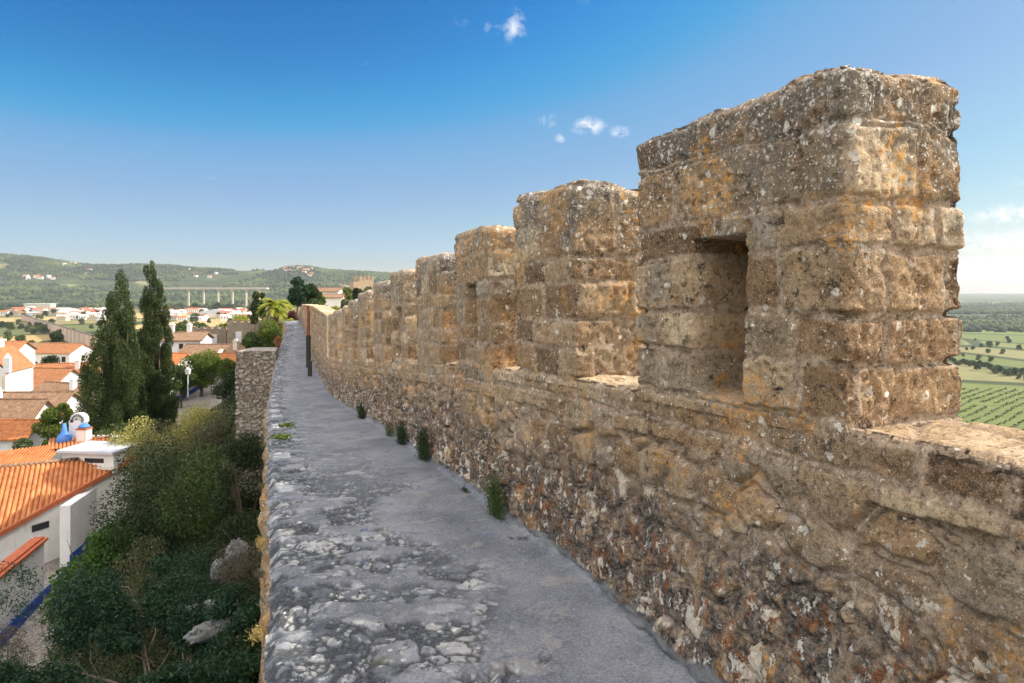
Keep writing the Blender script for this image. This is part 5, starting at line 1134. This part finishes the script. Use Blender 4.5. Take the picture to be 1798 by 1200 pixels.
# trees of the valley: one blob-tree of small leaf clumps, copied
def far_tree(seed, R_, H, mat, n, leaf):
    rng = np.random.RandomState(seed); t = thing('valley_tree', (0, 0, 0), '', 'tree'); L = crown_lobes(R_, H * .85, 12, rng, lob=.45); Pn, d = lobes_points(L, n, rng, .5); Pn[:, 2] += H * .12; V, Fc = leaves(Pn, leaf, rng, .7); mesh_np('crown', V, Fc, LM[mat], t, smooth=False); m = MB(); m.tube([(0, 0, -1), (0, 0, H * .5)], [R_ * .1, R_ * .06], 6); m.build('trunk', M_BARK, t, True); return t
FT = [far_tree(401, 4.2, 8, 'mid', 1500, .8), far_tree(402, 4.0, 7.5, 'dark', 1500, .8), far_tree(403, 3.6, 7, 'bright', 1300, .8), far_tree(404, 3.8, 6, 'olive', 1300, .8)]
FL = ['mid green tree among the fields of the valley', 'dark green tree among the fields of the valley', 'bright green tree among the fields of the valley', 'grey green tree among the fields of the valley']; fu = [False] * 4
def ctree(v, x, y, s, suffix='', grp='trees scattered across the valley'):
    r = FT[v]
    if fu[v]:
        r0 = r; r = r0.copy(); COL.objects.link(r)
        for ch in list(r0.children): c = ch.copy(); COL.objects.link(c); c.parent = r
    fu[v] = True; put(r, x, y, gz(x, y) - .3, rt.uniform(0, 6.28), s); tagp(r, FL[v] + suffix, 'tree', grp)
def scatter(px0, px1, d0, d1, n, wts, s0, s1, suffix='', grp='trees scattered across the valley'):
    for k in range(n):
        px = rt.uniform(px0, px1); d = d0 * (d1 / d0) ** rt.random(); x = (px - 899) / F * d; ctree(rt.choices(range(4), wts)[0], x, d, rt.uniform(s0, s1), suffix, grp)
scatter(-40, 200, 480, 1050, 40, (3, 3, 1, 3), .8, 1.6, ' left of the cypresses'); scatter(285, 445, 320, 1050, 42, (3, 2, 3, 2), .9, 1.5, ' between the cypresses and the viaduct'); scatter(0, 190, 1080, 1650, 46, (3, 3, 1, 2), .9, 1.5, ' near the far town'); scatter(290, 470, 1100, 1600, 42, (3, 3, 1, 2), .9, 1.5, ' near the hall and viaduct')
scatter(555, 690, 260, 700, 18, (3, 3, 2, 3), .8, 1.4, ' beyond the castle tower')
scatter(286, 470, 1530, 1640, 34, (3, 3, 1, 2), 1.6, 2.5, ' at the foot of the viaduct', 'trees at the foot of the viaduct')
# right-hand plain: hedge of dark trees and loose ones
for k in range(34):
    f = k / 33; px = 1670 + 150 * f; py = 636 + 34 * f + rt.uniform(-5, 5); d = 80 * F / (py - 508) * 1.0; x = (px - 899) / F * d; ctree(rt.choice([0, 1, 1]), x, d, rt.uniform(.6, .95), ' in the hedgerow above the vineyard', 'trees of the hedgerow above the vineyard')
scatter(1660, 1830, 760, 1100, 22, (3, 3, 1, 2), .5, 1.1, ' on the plain right of the wall', 'trees on the plain right of the wall')
# vineyard rows
def vineyard():
    rng = np.random.RandomState(9); C = []
    for r in range(34):
        y0 = 250 + r * 9.5; x = np.arange(225, 400, 1.0); y = y0 + (x - 230) * .9; k_ = (y > 335) & (y < 560); x = x[k_]; y = y[k_]; C.append(np.stack([x + rng.normal(size=len(x)) * .2, y + rng.normal(size=len(x)) * .3, np.zeros(len(x))], -1))
    C = np.concatenate(C); C = C[(rng.rand(len(C)) > .18) & (fbm(C[:, 0] / 22, C[:, 1] / 22, 91, 3) > -.22)]; C[:, 1] += 3.2 * fbm(C[:, 0] / 30, C[:, 1] / 30, 92, 3); C[:, 2] = terr(C[:, 0], C[:, 1]) + .6; C = np.repeat(C, 4, 0) + rng.normal(size=(4 * len(C), 3)) * .4; V, Fc = leaves(C, .9, rng, .7); o = mesh_np('vineyard', V, Fc, LM['dark'], None, smooth=False); o['kind'] = 'stuff'; o['label'] = 'rows of vines on the plain below the wall'
vineyard()
def woods():
    rng = np.random.RandomState(17); ico = []
    t_ = (1 + 5 ** .5) / 2; v = np.array([(-1,t_,0),(1,t_,0),(-1,-t_,0),(1,-t_,0),(0,-1,t_),(0,1,t_),(0,-1,-t_),(0,1,-t_),(t_,0,-1),(t_,0,1),(-t_,0,-1),(-t_,0,1)], float); v /= np.linalg.norm(v[0])
    f = np.array([(0,11,5),(0,5,1),(0,1,7),(0,7,10),(0,10,11),(1,5,9),(5,11,4),(11,10,2),(10,7,6),(7,1,8),(3,9,4),(3,4,2),(3,2,6),(3,6,8),(3,8,9),(4,9,5),(2,4,11),(6,2,10),(8,6,7),(9,8,1)])
    def make(n, px0, px1, d0, d1, thr, seed, s0, s1):
        px = px0 + (px1 - px0) * rng.rand(n * 3); d = np.sqrt(d0**2 + (d1**2 - d0**2) * rng.rand(n * 3)); x = (px - 899) / F * d; k = fbm(x / 260, d / 260, seed, 4, .6) > thr; x = x[k][:n]; d = d[k][:n]; n = len(x)
        z = terr(x, d); s = s0 + (s1 - s0) * rng.rand(n) ** 1.5; sc3 = np.stack([s, s, s * (.8 + .5 * rng.rand(n))], -1); ic = v[None] * (1 + .35 * (rng.rand(n, 12, 1) - .5)) * sc3[:, None]; V = ic + np.stack([x, d, z + s * .45], -1)[:, None]
        return V.reshape(-1, 3), (f[None] + 12 * np.arange(n)[:, None, None]).reshape(-1, 3)
    nb = NB('distant_wood'); g = nb.N.new('ShaderNodeNewGeometry'); c_ = nb.ramp(g.outputs['Random Per Island'], [(0, (.010,.024,.012)), (.6, (.028,.050,.020)), (1, (.085,.10,.038))])
    pt = nb.noise(.006, 5, .65); c_ = nb.mix(nb.rng(pt, .50, .64, 0, .85), c_, (.11,.14,.045)); c_ = nb.mix(nb.rng(pt, .48, .36, 0, .7), c_, (.018,.036,.022)); nb.color(c_); m = nb.m
    V, Fc = make(36000, -120, 760, 1900, 3620, -.07, 21, 2.2, 8.5); o = mesh_np('woodland', V, Fc, m, None, smooth=False); o['kind'] = 'stuff'; o['label'] = 'dense green woods covering the hills behind the town'
    V, Fc = make(5000, 1600, 1900, 1300, 3800, -.04, 22, 4, 8); o = mesh_np('woodland', V, Fc, m, None, smooth=False); o['kind'] = 'stuff'; o['label'] = 'dark woods on the plain right of the wall'
woods()
# ------------------------------------------------------------------ the air
def haze():
    m, N, L = nmat('haze_air'); out = N.new('ShaderNodeOutputMaterial'); v = N.new('ShaderNodeVolumePrincipled')
    v.inputs['Color'].default_value = (.86, .93, 1.0, 1); v.inputs['Density'].default_value = HAZE; v.inputs['Anisotropy'].default_value = .2
    L.new(v.outputs[0], out.inputs['Volume']); b = MB(); b.box((0, 0, -50), (22400, 22400, 520)); b.v = [(x, y, z if z > 0 else -320) for x, y, z in b.v]
    o = b.build('haze', m); o['kind'] = 'stuff'; o['label'] = 'thin bluish air between the wall and the distant hills'
HAZE = 6.5e-5
haze()
